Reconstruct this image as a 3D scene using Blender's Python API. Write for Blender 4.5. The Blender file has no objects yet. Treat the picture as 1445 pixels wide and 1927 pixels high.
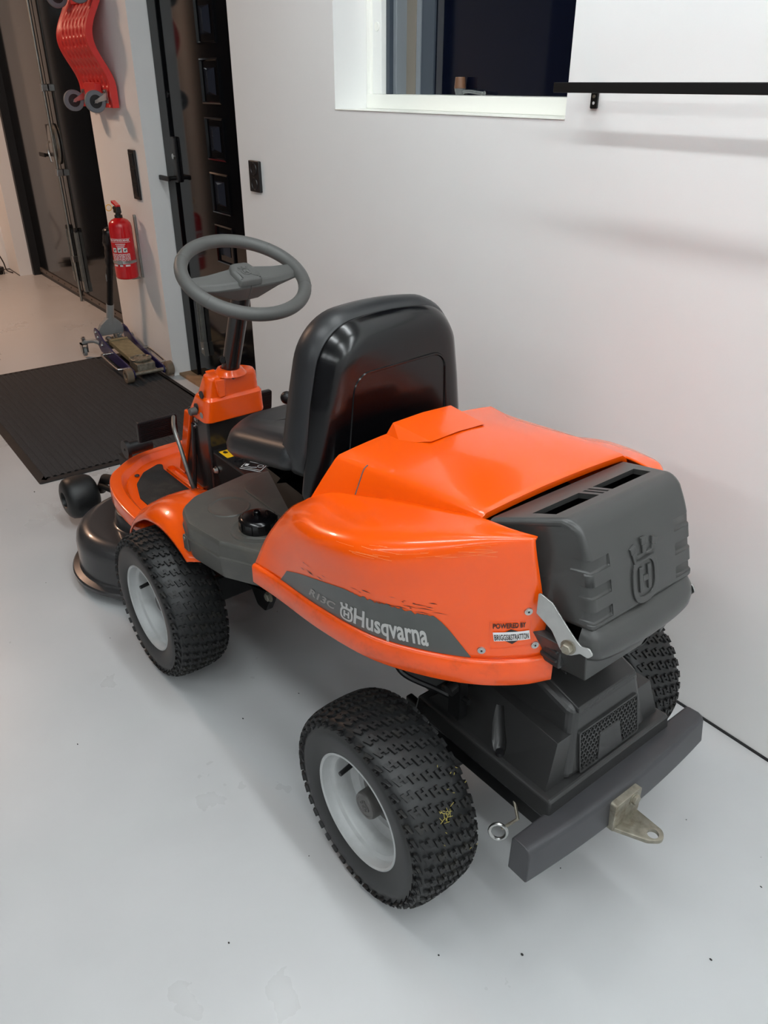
import bpy, bmesh, math, random
from mathutils import Vector, Matrix
random.seed(7)
PI = math.pi
C = bpy.context.scene.collection
SC = bpy.context.scene

# ------------------------------------------------------------------ camera, world, lights, exposure
FPX, YAW, PITCH, ROLL, CAMH = 1491.1, .9378, .49714, .00074, 1.41
cam = bpy.data.cameras.new('camera'); camo = bpy.data.objects.new('camera', cam); C.objects.link(camo)
cam.sensor_fit = 'VERTICAL'; cam.sensor_height = 36.0; cam.sensor_width = 27.0
cam.lens = FPX * 36.0 / 1927.0; cam.clip_start = .02; cam.clip_end = 60
_f = Vector((-math.sin(YAW)*math.cos(PITCH), math.cos(YAW)*math.cos(PITCH), -math.sin(PITCH)))
_r = Vector((math.cos(YAW), math.sin(YAW), 0)); _d = _f.cross(_r)
_r2 = _r*math.cos(ROLL) + _d*math.sin(ROLL); _d2 = _d*math.cos(ROLL) - _r*math.sin(ROLL)
_m = Matrix((_r2, -_d2, -_f)).transposed().to_4x4(); _m.translation = (0, 0, CAMH)
camo.matrix_world = _m
SC.camera = camo

w = bpy.data.worlds.new('world'); SC.world = w; w.use_nodes = True
w.node_tree.nodes['Background'].inputs[0].default_value = (.010, .012, .022, 1)   # night outside
w.node_tree.nodes['Background'].inputs[1].default_value = 1.0
SC.view_settings.view_transform = 'Standard'; SC.view_settings.look = 'None'
SC.view_settings.gamma = 1.0; SC.view_settings.use_curve_mapping = False
SC.view_settings.exposure = 0.0
TUBE_POWER = 34.5         # radiance of the ceiling tubes (real emitting fixtures, built below)
WARM_POWER = 62.0        # watts of the warm area light added by the double door

# ------------------------------------------------------------------ helpers: objects
def link(o, parent=None):
    C.objects.link(o)
    if parent is not None: o.parent = parent
    return o
def tag(o, label=None, cat=None, group=None, kind=None):
    if label: o['label'] = label
    if cat: o['category'] = cat
    if group: o['group'] = group
    if kind: o['kind'] = kind
    return o
def thing(name, label, cat, loc=(0,0,0), rz=0, group=None):
    o = bpy.data.objects.new(name, None); link(o)
    o.empty_display_size = .1
    o.location = loc; o.rotation_euler = (0, 0, rz)
    return tag(o, label, cat, group)
def mob(name, data, mat, parent=None, smooth=40, bevel=None, solid=None, seg=2):
    """data = (verts, faces) or bmesh"""
    me = bpy.data.meshes.new(name)
    if isinstance(data, bmesh.types.BMesh):
        bmesh.ops.recalc_face_normals(data, faces=data.faces)
        data.to_mesh(me); data.free()
    else:
        me.from_pydata([tuple(v) for v in data[0]], [], [tuple(f) for f in data[1]])
        bm = bmesh.new(); bm.from_mesh(me)
        bmesh.ops.remove_doubles(bm, verts=bm.verts, dist=1e-6)
        bmesh.ops.recalc_face_normals(bm, faces=bm.faces); bm.to_mesh(me); bm.free()
    me.materials.append(mat)
    if smooth:
        for p in me.polygons: p.use_smooth = True
        me.set_sharp_from_angle(angle=math.radians(smooth))
    o = link(bpy.data.objects.new(name, me), parent)
    if solid:
        s = o.modifiers.new('solid', 'SOLIDIFY'); s.thickness = solid; s.offset = -1
    if bevel:
        b = o.modifiers.new('bevel', 'BEVEL'); b.width = bevel; b.segments = seg; b.limit_method = 'ANGLE'
        b.angle_limit = math.radians(35)
    if smooth and 20 < smooth < 45 and len(me.polygons) < 6000:
        wn = o.modifiers.new('weighted', 'WEIGHTED_NORMAL'); wn.keep_sharp = True
    return o
def structure(name, data, mat, parent=None, **k):
    o = mob(name, data, mat, parent, **k)
    if parent is None: o['kind'] = 'structure'
    return o

# ------------------------------------------------------------------ helpers: geometry (each returns (verts, faces))
def join(*ds):
    V, F = [], []
    for v, f in ds:
        n = len(V); V += [Vector(x) for x in v]; F += [tuple(i+n for i in q) for q in f]
    return V, F
def xf(d, m=None, loc=(0,0,0)):
    m = m if m is not None else Matrix.Identity(3); l = Vector(loc)
    return [m @ Vector(v) + l for v in d[0]], d[1]
def rot(ax, a): return Matrix.Rotation(a, 3, ax)
def box(x0, x1, y0, y1, z0, z1):
    v = [(x0,y0,z0),(x1,y0,z0),(x1,y1,z0),(x0,y1,z0),(x0,y0,z1),(x1,y0,z1),(x1,y1,z1),(x0,y1,z1)]
    return v, [(0,3,2,1),(4,5,6,7),(0,1,5,4),(1,2,6,5),(2,3,7,6),(3,0,4,7)]
def hexa(p):   # eight corners: bottom four, top four
    return p, [(0,3,2,1),(4,5,6,7),(0,1,5,4),(1,2,6,5),(2,3,7,6),(3,0,4,7)]
def rings(R, closed=True, cap=True):
    n = len(R[0]); V = [p for r in R for p in r]; F = []
    for i in range(len(R)-1):
        for j in range(n if closed else n-1):
            k = (j+1) % n; F.append((i*n+j, i*n+k, (i+1)*n+k, (i+1)*n+j))
    if cap and closed:
        F.append(tuple(reversed(range(n)))); F.append(tuple((len(R)-1)*n+j for j in range(n)))
    return V, F
def revolve(prof, seg=48, axis='y', closed=False):
    """prof: (h, r) along axis"""
    V, F = [], []; n = len(prof)
    for i in range(seg):
        c, s = math.cos(2*PI*i/seg), math.sin(2*PI*i/seg)
        for h, r in prof:
            V.append({'y': (r*c, h, r*s), 'z': (r*c, r*s, h), 'x': (h, r*c, r*s)}[axis])
    for i in range(seg):
        k = (i+1) % seg
        for j in range(n if closed else n-1):
            l = (j+1) % n; F.append((i*n+j, k*n+j, k*n+l, i*n+l))
    return V, F
def cyl(p0, p1, r, seg=16, r1=None):
    return tube([p0, p1], [r, r1 if r1 is not None else r], seg)
def frame(t):
    u = Vector((0,0,1)) if abs(t.z) < .9 else Vector((1,0,0))
    a = t.cross(u).normalized(); return a, t.cross(a).normalized()
def tube(path, r, seg=10, closed=False):
    P = [Vector(p) for p in path]; n = len(P); R = []
    pa = None
    for i, p in enumerate(P):
        if closed: t = (P[(i+1) % n]-P[i-1]).normalized()
        else: t = (P[min(i+1, n-1)]-P[max(i-1, 0)]).normalized()
        if pa is None: a, b = frame(t)
        else: a = (pa - t*pa.dot(t)).normalized(); b = t.cross(a)
        pa = a
        rr = r[i] if isinstance(r, (list, tuple)) else r
        R.append([p + (a*math.cos(2*PI*k/seg)+b*math.sin(2*PI*k/seg))*rr for k in range(seg)])
    if closed: return rings(R+[R[0]], cap=False)
    return rings(R)
def cr(p0, p1, p2, p3, t):
    return .5*((2*p1)+(p2-p0)*t+(2*p0-5*p1+4*p2-p3)*t*t+(3*p1-p0-3*p2+p3)*t*t*t)
def spline(pts, n, closed=False):
    P = [Vector(p) for p in pts]; m = len(P); out = []
    segs = m if closed else m-1
    for i in range(segs):
        if closed: a, b, c, d = P[i-1], P[i], P[(i+1) % m], P[(i+2) % m]
        else:
            b, c = P[i], P[i+1]
            a = P[i-1] if i else b*2-c
            d = P[i+2] if i+2 < m else c*2-b
        for k in range(n): out.append(cr(a, b, c, d, k/n))
    if not closed: out.append(P[-1])
    return out
def gridpt(G, u, v):
    """Catmull-Rom surface through control grid G[row][col]; u runs over columns, v over rows"""
    def ip(P, t):
        n = len(P); i = min(max(int(math.floor(t)), 0), n-2); f = t-i
        b, c = P[i], P[i+1]
        a = P[i-1] if i else b*2-c
        d = P[i+2] if i+2 < n else c*2-b
        return cr(a, b, c, d, f)
    return ip([ip(r, u) for r in G], v)
def gridn(G, u, v):
    e = .02
    d1 = gridpt(G, u+e, v)-gridpt(G, u-e, v); d2 = gridpt(G, u, v+e)-gridpt(G, u, v-e)
    return d1.cross(d2).normalized()
def gridmesh(G, nu, nv):
    R, Cc = len(G), len(G[0])
    rows = [[gridpt(G, (Cc-1)*i/nu, (R-1)*j/nv) for i in range(nu+1)] for j in range(nv+1)]
    return rings(rows, closed=False)
def rpoly(pts, seg=6):
    """(x, y, r) corners -> rounded 2D outline"""
    out = []; n = len(pts)
    for i in range(n):
        x, y, r = pts[i]; p = Vector((x, y)); a = Vector(pts[i-1][:2])-p; b = Vector(pts[(i+1) % n][:2])-p
        if r <= 0: out.append(p); continue
        la, lb = a.length, b.length; a.normalize(); b.normalize()
        ang = a.angle(b); d = min(r/math.tan(ang/2), la*.49, lb*.49); rr = d*math.tan(ang/2)
        c = p + (a+b).normalized()*(rr/math.sin(ang/2))
        s, e = p+a*d-c, p+b*d-c
        t = math.atan2(s.x*e.y-s.y*e.x, s.dot(e))
        for k in range(seg+1):
            q = t*k/seg; out.append(c+Vector((s.x*math.cos(q)-s.y*math.sin(q), s.x*math.sin(q)+s.y*math.cos(q))))
    return out
def inset(o, d):
    n = len(o); area = sum(o[i].x*o[(i+1) % n].y-o[(i+1) % n].x*o[i].y for i in range(n)); sg = 1 if area > 0 else -1
    out = []
    for i in range(n):
        a = (o[i]-o[i-1]); b = (o[(i+1) % n]-o[i])
        if a.length < 1e-9: a = b
        if b.length < 1e-9: b = a
        a.normalize(); b.normalize()
        na, nb = Vector((-a.y, a.x)), Vector((-b.y, b.x)); m = na+nb
        if m.length < 1e-6: m = na
        m.normalize(); k = max(m.dot(na), .5)
        out.append(o[i]+m*(sg*d/k))
    return out
def pillow(outline, prof, fm):
    """closed outline in 2D, profile of (inset, depth), fm(x, y, d) -> 3D"""
    o = [Vector(p) for p in outline]
    return rings([[Vector(fm(p.x, p.y, d)) for p in inset(o, i)] for i, d in prof])
def plate(outline, d0, d1, fm, r=0.0):
    if r: prof = [(r, d0), (r*.3, d0+(d1-d0)*.0+math.copysign(r*.3, d1-d0)), (0, d0+math.copysign(r, d1-d0)), (0, d1-math.copysign(r, d1-d0)), (r*.3, d1-math.copysign(r*.3, d1-d0)), (r, d1)]
    else: prof = [(0, d0), (0, d1)]
    return pillow(outline, prof, fm)
def circ(cx, cy, r, n=24, a0=0): return [Vector((cx+r*math.cos(a0+2*PI*i/n), cy+r*math.sin(a0+2*PI*i/n))) for i in range(n)]
XY = lambda x, y, d: (x, y, d)       # plan
XZ = lambda x, y, d: (x, d, y)       # side elevation (depth along y)
YZ = lambda x, y, d: (d, x, y)       # front elevation (depth along x)
def hexbolt(p, n, r=.009, h=.006, washer=True):
    n = Vector(n).normalized(); p = Vector(p); a, b = frame(n)
    R = [[p+n*d+(a*math.cos(PI/3*k)+b*math.sin(PI/3*k))*q for k in range(6)] for d, q in ((0, r), (h*.85, r), (h, r*.85))]
    d = rings(R)
    if washer: d = join(cyl(p-n*.0005, p+n*.0015, r*1.35, 16), d)
    return d
def blob(c, r, seg=12, ring=8, sc=(1,1,1)):
    pr = [(-math.cos(PI*i/ring)*r, max(math.sin(PI*i/ring)*r, 1e-4)) for i in range(ring+1)]
    v, f = revolve(pr, seg, 'z'); return [Vector((x[0]*sc[0]+c[0], x[1]*sc[1]+c[1], x[2]*sc[2]+c[2])) for x in v], f
def boolean(o, cut, op='DIFFERENCE'):
    """carve o with cutter data, keep only the resulting mesh"""
    me = bpy.data.meshes.new('cut'); me.from_pydata([tuple(v) for v in cut[0]], [], [tuple(f) for f in cut[1]])
    bm = bmesh.new(); bm.from_mesh(me); bmesh.ops.recalc_face_normals(bm, faces=bm.faces); bm.to_mesh(me); bm.free()
    c = bpy.data.objects.new('cut', me); C.objects.link(c)
    pm = o.parent; o.parent = None
    md = o.modifiers.new('b', 'BOOLEAN'); md.object = c; md.operation = op; md.solver = 'EXACT'
    dg = bpy.context.evaluated_depsgraph_get(); dg.update()
    nm = bpy.data.meshes.new_from_object(o.evaluated_get(dg)); nm.name = o.data.name
    o.modifiers.clear(); o.data = nm; o.parent = pm
    bpy.data.objects.remove(c)
def lettering(body, size=1.0, bold=0.0, res=3):
    """flat glyph mesh from the built-in font: (verts2D, faces)"""
    cu = bpy.data.curves.new('t', 'FONT'); cu.body = body; cu.size = size; cu.resolution_u = res; cu.offset = bold
    cu.align_x = 'LEFT'
    o = bpy.data.objects.new('t', cu); C.objects.link(o)
    dg = bpy.context.evaluated_depsgraph_get(); dg.update()
    me = bpy.data.meshes.new_from_object(o.evaluated_get(dg))
    V = [Vector((v.co.x, v.co.y)) for v in me.vertices]; F = [tuple(p.vertices) for p in me.polygons]
    bpy.data.objects.remove(o); bpy.data.curves.remove(cu); bpy.data.meshes.remove(me)
    x0 = min(v.x for v in V); x1 = max(v.x for v in V); y0 = 0; y1 = max(v.y for v in V)
    return [((v.x-x0)/(x1-x0), (v.y-y0)/(y1-y0)) for v in V], F

# ------------------------------------------------------------------ helpers: materials
def lin(r, g, b):
    f = lambda c: (c/255/12.92) if c/255 <= .04045 else ((c/255+.055)/1.055)**2.4
    return (f(r), f(g), f(b), 1)
def mat(name, rgb, rough=.5, metal=0.0, coat=0.0, spec=.5, var=0.0, vscale=8.0, bump=0.0, bscale=200.0, trans=0.0, rvar=0.0, tint=None, tamt=0.0, tscale=3.0):
    m = bpy.data.materials.new(name); m.use_nodes = True
    nt = m.node_tree; p = nt.nodes['Principled BSDF']; L = nt.links.new
    col = lin(*rgb)
    p.inputs['Base Color'].default_value = col; p.inputs['Roughness'].default_value = rough
    p.inputs['Metallic'].default_value = metal; p.inputs['Coat Weight'].default_value = coat
    p.inputs['Coat Roughness'].default_value = .06; p.inputs['Specular IOR Level'].default_value = spec
    p.inputs['Transmission Weight'].default_value = trans
    tc = nt.nodes.new('ShaderNodeTexCoord')
    if var or rvar or tint:
        nz = nt.nodes.new('ShaderNodeTexNoise'); nz.inputs['Scale'].default_value = vscale; nz.inputs['Detail'].default_value = 6
        L(tc.outputs['Object'], nz.inputs['Vector'])
        if var:
            r = nt.nodes.new('ShaderNodeMapRange'); r.inputs['From Min'].default_value = .3; r.inputs['From Max'].default_value = .7
            r.inputs['To Min'].default_value = 1-var; r.inputs['To Max'].default_value = 1+var; L(nz.outputs['Fac'], r.inputs['Value'])
            mx = nt.nodes.new('ShaderNodeMix'); mx.data_type = 'RGBA'; mx.blend_type = 'MULTIPLY'; mx.inputs['Factor'].default_value = 1
            mx.inputs['A'].default_value = col; L(r.outputs['Result'], mx.inputs['B']); out = mx.outputs['Result']
            if tint:
                n2 = nt.nodes.new('ShaderNodeTexNoise'); n2.inputs['Scale'].default_value = tscale; n2.inputs['Detail'].default_value = 8
                n2.inputs['Roughness'].default_value = .65; L(tc.outputs['Object'], n2.inputs['Vector'])
                r2 = nt.nodes.new('ShaderNodeMapRange'); r2.inputs['From Min'].default_value = .52; r2.inputs['From Max'].default_value = .75
                r2.inputs['To Max'].default_value = tamt; L(n2.outputs['Fac'], r2.inputs['Value'])
                m2 = nt.nodes.new('ShaderNodeMix'); m2.data_type = 'RGBA'; L(r2.outputs['Result'], m2.inputs['Factor'])
                L(out, m2.inputs['A']); m2.inputs['B'].default_value = lin(*tint); out = m2.outputs['Result']
            L(out, p.inputs['Base Color'])
        if rvar:
            r = nt.nodes.new('ShaderNodeMapRange'); r.inputs['From Min'].default_value = .3; r.inputs['From Max'].default_value = .7
            r.inputs['To Min'].default_value = max(rough-rvar, .02); r.inputs['To Max'].default_value = min(rough+rvar, 1); L(nz.outputs['Fac'], r.inputs['Value'])
            L(r.outputs['Result'], p.inputs['Roughness'])
    if bump:
        nb = nt.nodes.new('ShaderNodeTexNoise'); nb.inputs['Scale'].default_value = bscale; nb.inputs['Detail'].default_value = 3
        L(tc.outputs['Object'], nb.inputs['Vector'])
        b = nt.nodes.new('ShaderNodeBump'); b.inputs['Strength'].default_value = bump; b.inputs['Distance'].default_value = .002
        L(nb.outputs['Fac'], b.inputs['Height']); L(b.outputs['Normal'], p.inputs['Normal'])
    return m
def emitter(name, rgb, s):
    m = bpy.data.materials.new(name); m.use_nodes = True; nt = m.node_tree
    p = nt.nodes['Principled BSDF']; p.inputs['Base Color'].default_value = (.8, .8, .8, 1)
    p.inputs['Emission Color'].default_value = rgb+(1,); p.inputs['Emission Strength'].default_value = s
    return m
M = {}
M['wall'] = mat('white_wall_paint', (233, 233, 232), .55, var=.012, vscale=2.5, bump=.08, bscale=240)
M['backwall'] = mat('back_wall_darkened_for_light', (88, 88, 92), .6, var=.05)  # unseen wall given a dark tone to cut bounced light and reflections
M['trim'] = mat('white_trim_paint', (238, 239, 236), .4, var=.01)
M['frame_white'] = mat('white_window_frame', (245, 245, 238), .35)
M['ceiling'] = mat('ceiling_paint', (135, 135, 134), .7)
M['door'] = mat('black_door_paint', (10, 11, 14), .09, var=.04, vscale=3, spec=.30)
M['door_edge'] = mat('black_door_rebate', (14, 14, 16), .5)
M['glass_dark'] = mat('dark_glass', (38, 42, 52), .08, spec=.6)
M['window_glass'] = mat('night_glass', (8, 12, 26), .035, spec=.5, var=.05)
M['sash'] = mat('grey_sash', (120, 126, 132), .45)
M['sash_dark'] = mat('dark_grey_sash', (58, 66, 76), .45)
M['sash_beige'] = mat('beige_sash', (122, 115, 105), .5)
M['galv'] = mat('galvanised_steel', (150, 152, 148), .42, metal=.85, var=.12, vscale=30)
M['steel'] = mat('bright_steel', (190, 190, 188), .28, metal=1.0, var=.08, vscale=40)
M['rusty'] = mat('weathered_zinc', (150, 145, 132), .5, metal=.75, var=.25, vscale=60, tint=(95, 70, 50), tamt=.7, tscale=40)
M['alu_dark'] = mat('dull_aluminium', (120, 112, 106), .5, metal=.6)
M['black_plastic'] = mat('black_plastic', (22, 22, 24), .4, bump=.05, bscale=500)
M['orange'] = mat('orange_paint', (244, 86, 2), .24, coat=.5, spec=.5, var=.03, vscale=3.0)
M['orange_worn'] = mat('scuffed_orange_paint', (238, 84, 14), .30, coat=.35, var=.06, vscale=14, tint=(150, 52, 14), tamt=.45, tscale=22)
M['grey'] = mat('charcoal_plastic', (62, 62, 61), .32, var=.05, vscale=9, bump=.04, bscale=420, rvar=.02)
M['tank'] = mat('worn_grey_plastic', (76, 75, 71), .36, var=.10, vscale=10, bump=.06, bscale=300, tint=(120, 112, 98), tamt=.35, tscale=9)
M['dgrey'] = mat('dark_grey_plastic', (44, 44, 44), .27, var=.05, vscale=9, bump=.04, bscale=420)
M['panel'] = mat('black_gloss_panel', (34, 32, 32), .2, var=.05)
M['shell'] = mat('glossy_black_shell', (8, 8, 10), .2, spec=.5)
M['vinyl'] = mat('black_vinyl', (36, 37, 39), .38, var=.06, vscale=7, bump=.10, bscale=380)
M['wheelgrey'] = mat('steering_wheel_grey', (84, 84, 82), .48, bump=.05, bscale=400)
M['rubber'] = mat('tyre_rubber', (21, 21, 22), .58, var=.14, vscale=26, bump=.15, bscale=160, tint=(52, 48, 38), tamt=.5, tscale=12)
M['rubber_side'] = mat('tyre_sidewall', (25, 26, 27), .45, var=.10, vscale=12)
M['rim'] = mat('grey_rim_paint', (176, 178, 178), .34, var=.05, vscale=14, tint=(140, 136, 128), tamt=.3, tscale=20)
M['hub'] = mat('grey_hub', (86, 84, 82), .45)
M['deckpaint'] = mat('dark_deck_paint', (66, 65, 66), .28, metal=.35, var=.06, vscale=6, coat=.25)
M['footmat'] = mat('black_grip_mat', (34, 33, 32), .85, var=.25, vscale=24, bump=.5, bscale=420, tint=(84, 80, 68), tamt=.5, tscale=7)
M['bumper'] = mat('grey_bumper_paint', (66, 66, 69), .38, metal=.25, var=.05, vscale=20, bump=.06, bscale=350)
M['black_metal'] = mat('black_metal', (14, 14, 15), .45, metal=.2)
M['decal'] = mat('charcoal_decal', (74, 76, 74), .35, var=.05, vscale=30, coat=.3)
M['orange_scratch'] = mat('bare_scratch', (246, 150, 90), .3)
M['silver'] = mat('silver_print', (190, 190, 188), .4)
M['silver_dim'] = mat('worn_silver_print', (140, 138, 134), .45)
M['white_print'] = mat('white_print', (228, 226, 226), .5)
M['black_print'] = mat('black_print', (38, 24, 18), .5)
M['yellow'] = mat('yellow_label', (244, 188, 24), .45)
M['red'] = mat('red_enamel', (205, 14, 24), .25, coat=.5)
M['redplastic'] = mat('red_moulded_plastic', (212, 52, 48), .38, var=.05)
M['greyrubber'] = mat('grey_rubber', (108, 112, 118), .5)
M['blue'] = mat('dark_blue_enamel', (34, 32, 84), .35, coat=.2, var=.06, vscale=12)
M['jackgrey'] = mat('grey_jack_paint', (140, 142, 142), .45)
M['jackplate'] = mat('greasy_cover_plate', (128, 120, 92), .45, var=.2, vscale=30, tint=(80, 72, 50), tamt=.7, tscale=14)
M['wood'] = mat('bare_wood', (150, 118, 86), .7, var=.15, vscale=20)
M['wraptape'] = mat('black_plastic_wrap', (18, 18, 20), .3, bump=.9, bscale=55)
M['brown'] = mat('brown_briar', (112, 78, 56), .45, var=.15, vscale=40)
M['clear'] = mat('clear_plastic', (200, 205, 205), .1, trans=.8)
M['cable'] = mat('cable_sheath', (20, 18, 18), .5)
M['straw'] = mat('dry_grass', (150, 138, 70), .8)
M['beige_dust'] = mat('beige_roller', (118, 104, 88), .65, var=.12, vscale=30)
M['carpet'] = mat('charcoal_mat_fibre', (54, 54, 56), .95, var=.5, vscale=260, bump=.9, bscale=500)
M['mat_edge'] = mat('black_mat_edge', (26, 25, 26), .75, tint=(60, 48, 40), tamt=.4, tscale=6, var=.1)
def floor_mat_():
    m = mat('grey_epoxy_floor', (190, 191, 192), .32, var=.03, vscale=3.2, rvar=.07)
    nt = m.node_tree; L = nt.links.new; p = nt.nodes['Principled BSDF']; src = p.inputs['Base Color'].links[0].from_socket
    tc = nt.nodes['Texture Coordinate']
    n2 = nt.nodes.new('ShaderNodeTexNoise'); n2.inputs['Scale'].default_value = 9; n2.inputs['Detail'].default_value = 10; n2.inputs['Roughness'].default_value = .7
    L(tc.outputs['Object'], n2.inputs['Vector'])
    r = nt.nodes.new('ShaderNodeMapRange'); r.inputs['From Min'].default_value = .58; r.inputs['From Max'].default_value = .82; r.inputs['To Max'].default_value = .12
    L(n2.outputs['Fac'], r.inputs['Value'])
    mx = nt.nodes.new('ShaderNodeMix'); mx.data_type = 'RGBA'; L(r.outputs['Result'], mx.inputs['Factor']); L(src, mx.inputs['A']); mx.inputs['B'].default_value = lin(176, 174, 170)
    L(mx.outputs['Result'], p.inputs['Base Color'])
    return m
M['floor'] = floor_mat_()

# ------------------------------------------------------------------ room shell
WY = 1.538          # face of the long white wall
XL, XR, YB, ZC = -7.53, 5.2, -4.4, 2.75
D1 = (-4.03, -3.05, 1.645, 2.12)      # black glazed door: x0, x1, leaf plane, height
D2 = (-7.19, -4.745, 1.70, 2.35)      # double door
W1 = (-2.355, -1.392, 1.333, 2.35)    # window opening
structure('floor', box(XL, XR, YB, 2.0, -.1, 0), M['floor'], smooth=0)
structure('ceiling', box(XL, XR, YB, 2.0, ZC, ZC+.1), M['ceiling'], smooth=0)
TH = .3
segs = [box(XL-.2, D2[0], WY, WY+TH, 0, ZC), box(D2[0], D2[1], WY, WY+TH, D2[3], ZC), box(D2[1], D1[0], WY, WY+TH, 0, ZC),
        box(D1[0], D1[1], WY, WY+TH, D1[3], ZC), box(D1[1], W1[0], WY, WY+TH, 0, ZC), box(W1[0], W1[1], WY, WY+TH, 0, W1[2]),
        box(W1[0], W1[1], WY, WY+TH, W1[3], ZC), box(W1[1], XR, WY, WY+TH, 0, ZC)]
structure('wall_right', join(*segs), M['wall'], smooth=0)
structure('wall_left', box(XL-.2, XL, YB, WY, 0, ZC), M['wall'], smooth=0)
structure('wall_back', box(XL, XR, YB-.2, YB, 0, ZC), M['backwall'], smooth=0)
structure('wall_near', box(XR, XR+.2, YB, 2.0, 0, ZC), M['wall'], smooth=0)
d3 = structure('added_dark_panel', box(XL, XL+.05, .03, 1.20, .02, 2.5), M['door'], smooth=0, bevel=.003)  # unseen dark panel added to darken what the black doors reflect
mob('door_leaf', box(XL, XL+.05, -2.9, -.11, .02, 2.5), M['door'], d3, smooth=0, bevel=.003)  # second added panel; the white gap between them reflects as a pale streak
mob('added_panel_rail', box(XL, XL+.07, -3.0, 1.22, 2.5, 2.56), M['galv'], d3, smooth=0)  # unseen rail over the added dark panels
# dark silicone joint between floor and wall
structure('trim_1', box(D1[1], XR, WY-.004, WY, 0, .006), M['black_plastic'], smooth=0)
structure('trim_2', box(XL, D2[0], WY-.004, WY, 0, .006), M['black_plastic'], smooth=0)
structure('trim_3', box(XL, XL+.004, YB, WY, 0, .006), M['black_plastic'], smooth=0)

# ceiling tube lights: these light the room
def tube_light(x, y, ln, label, k=1.0):
    t = thing('tube_light', label, 'light', (x, y, ZC), 0, 'ceiling tube lights')
    mob('housing', box(-ln/2, ln/2, -.05, .05, -.035, 0), M['trim'], t, smooth=0, bevel=.004)
    d = mob('diffuser', plate(rpoly([(-.04, -.075, .02), (.04, -.075, .02), (.04, -.035, 0), (-.04, -.035, 0)], 4), -ln/2+.01, ln/2-.01, YZ), emitter('tube_glow', (.925, .985, 1.0), TUBE_POWER*k), t, smooth=0)
    return t
rows = [(.89, 'row nearest the window wall'), (-.13, 'middle row'), (-2.66, 'row farthest from the window')]
for y, lb in rows:
    for x, side in ((-1.35, 'first tube from the doors'), (.45, 'second tube from the doors'), (2.2, 'third tube from the doors'), (3.95, 'last tube from the doors')):
        tube_light(x, y, 1.5, 'white ceiling tube, ' + lb + ', ' + side)
wl = bpy.data.lights.new('added_warm_light', 'AREA'); wl.energy = WARM_POWER; wl.color = (1, .62, .42); wl.shape = 'DISK'; wl.size = .5  # unseen area light, added to warm the left end of the room
wo = link(bpy.data.objects.new('added_warm_light', wl)); wo.location = (-6.1, -.1, ZC-.06)
tag(wo, 'added warm fill light by the double door, out of view', 'light')

# ------------------------------------------------------------------ door_1: black glazed door (recessed)
d1 = structure('door_1', box(D1[0]+.10, D1[1]-.01, D1[2], D1[2]+.06, .012, D1[3]-.012), M['door'], smooth=0, bevel=.002)
mob('door_frame', join(box(D1[0]+.005, D1[0]+.098, D1[2]-.012, D1[2]+.08, 0, D1[3]), box(D1[0]+.098, D1[1]-.002, D1[2]-.012, D1[2]+.08, D1[3]-.012, D1[3])), M['door'], d1, smooth=0, bevel=.003)
fx0, fx1, gx0, gx1 = -3.546, -3.368, -3.514, -3.416
for k in range(6):
    zt = 1.936-.2192*k; zb = zt-.169; y = D1[2]
    rim_o = [Vector(p) for p in ((fx0, zb), (fx1, zb), (fx1, zt), (fx0, zt))]
    f = mob('glazing_frame', pillow(rim_o, [(0, y+.001), (0, y-.007), (.006, y-.010), (.009, y-.004), (.011, y+.0005)], XZ), M['door'], d1, smooth=0)
    cx, cz = (gx0+gx1)/2, (zb+zt)/2
    # bevelled pyramid pane, four facets rising to a vertical ridge
    p = [(gx0, y-.002, cz-.050), (gx1, y-.002, cz-.050), (gx1, y-.002, cz+.050), (gx0, y-.002, cz+.050), (cx+.01, y-.016, cz-.038), (cx+.01, y-.016, cz+.038)]
    mob('pane', (p, [(0, 1, 4), (1, 2, 5, 4), (2, 3, 5), (3, 0, 4, 5), (0, 3, 2, 1)]), M['glass_dark'], f, smooth=0)
mob('lock_plate', plate(rpoly([(-3.935, .985, .012), (-3.885, .985, .012), (-3.885, 1.185, .012), (-3.935, 1.185, .012)]), D1[2], D1[2]-.016, XZ, .004), M['black_plastic'], d1)
mob('door_handle', join(cyl((-3.912, D1[2]-.012, 1.005), (-3.912, D1[2]-.052, 1.005), .010), plate(rpoly([(-4.015, .992, .006), (-3.898, .992, .006), (-3.898, 1.014, .006), (-4.015, 1.014, .006)]), D1[2]-.047, D1[2]-.060, XZ, .003)), M['black_metal'], d1)
mob('lock_cylinder', cyl((-3.91, D1[2]-.014, 1.10), (-3.91, D1[2]-.020, 1.10), .012), M['steel'], d1)
mob('peep_cover', cyl((-3.93, D1[2], 1.36), (-3.93, D1[2]-.006, 1.36), .013), M['black_plastic'], d1)
def door_stay(x, zt, zb, y, parent, tilt=.0):
    o = mob('door_stay', join(box(x-.017, x+.017, y-.020, y-.002, zb+.055, zt), box(x-.0135, x-.0095, y-.026, y-.02, zb+.06, zt-.004), box(x+.0095, x+.0135, y-.026, y-.02, zb+.06, zt-.004)), M['galv'], parent, smooth=0, bevel=.0015)
    mob('foot_plate', hexa([(x-.014, y-.026, zb), (x+.026, y-.026, zb-.012), (x+.026, y-.003, zb-.012), (x-.014, y-.003, zb), (x-.018, y-.026, zb+.058), (x+.020, y-.026, zb+.058), (x+.020, y-.003, zb+.058), (x-.018, y-.003, zb+.058)]), M['galv'], o, smooth=0)
    mob('top_cap', plate(rpoly([(x-.015, zt-.01, .004), (x+.017, zt-.01, .004), (x+.017, zt+.022, .014), (x-.015, zt+.022, .014)]), y-.003, y-.023, XZ, .003), M['black_plastic'], o)
    mob('bolt', hexbolt((x+.004, y-.026, zb+.022), (0, -1, 0), .006, .004), M['steel'], o)
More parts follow.
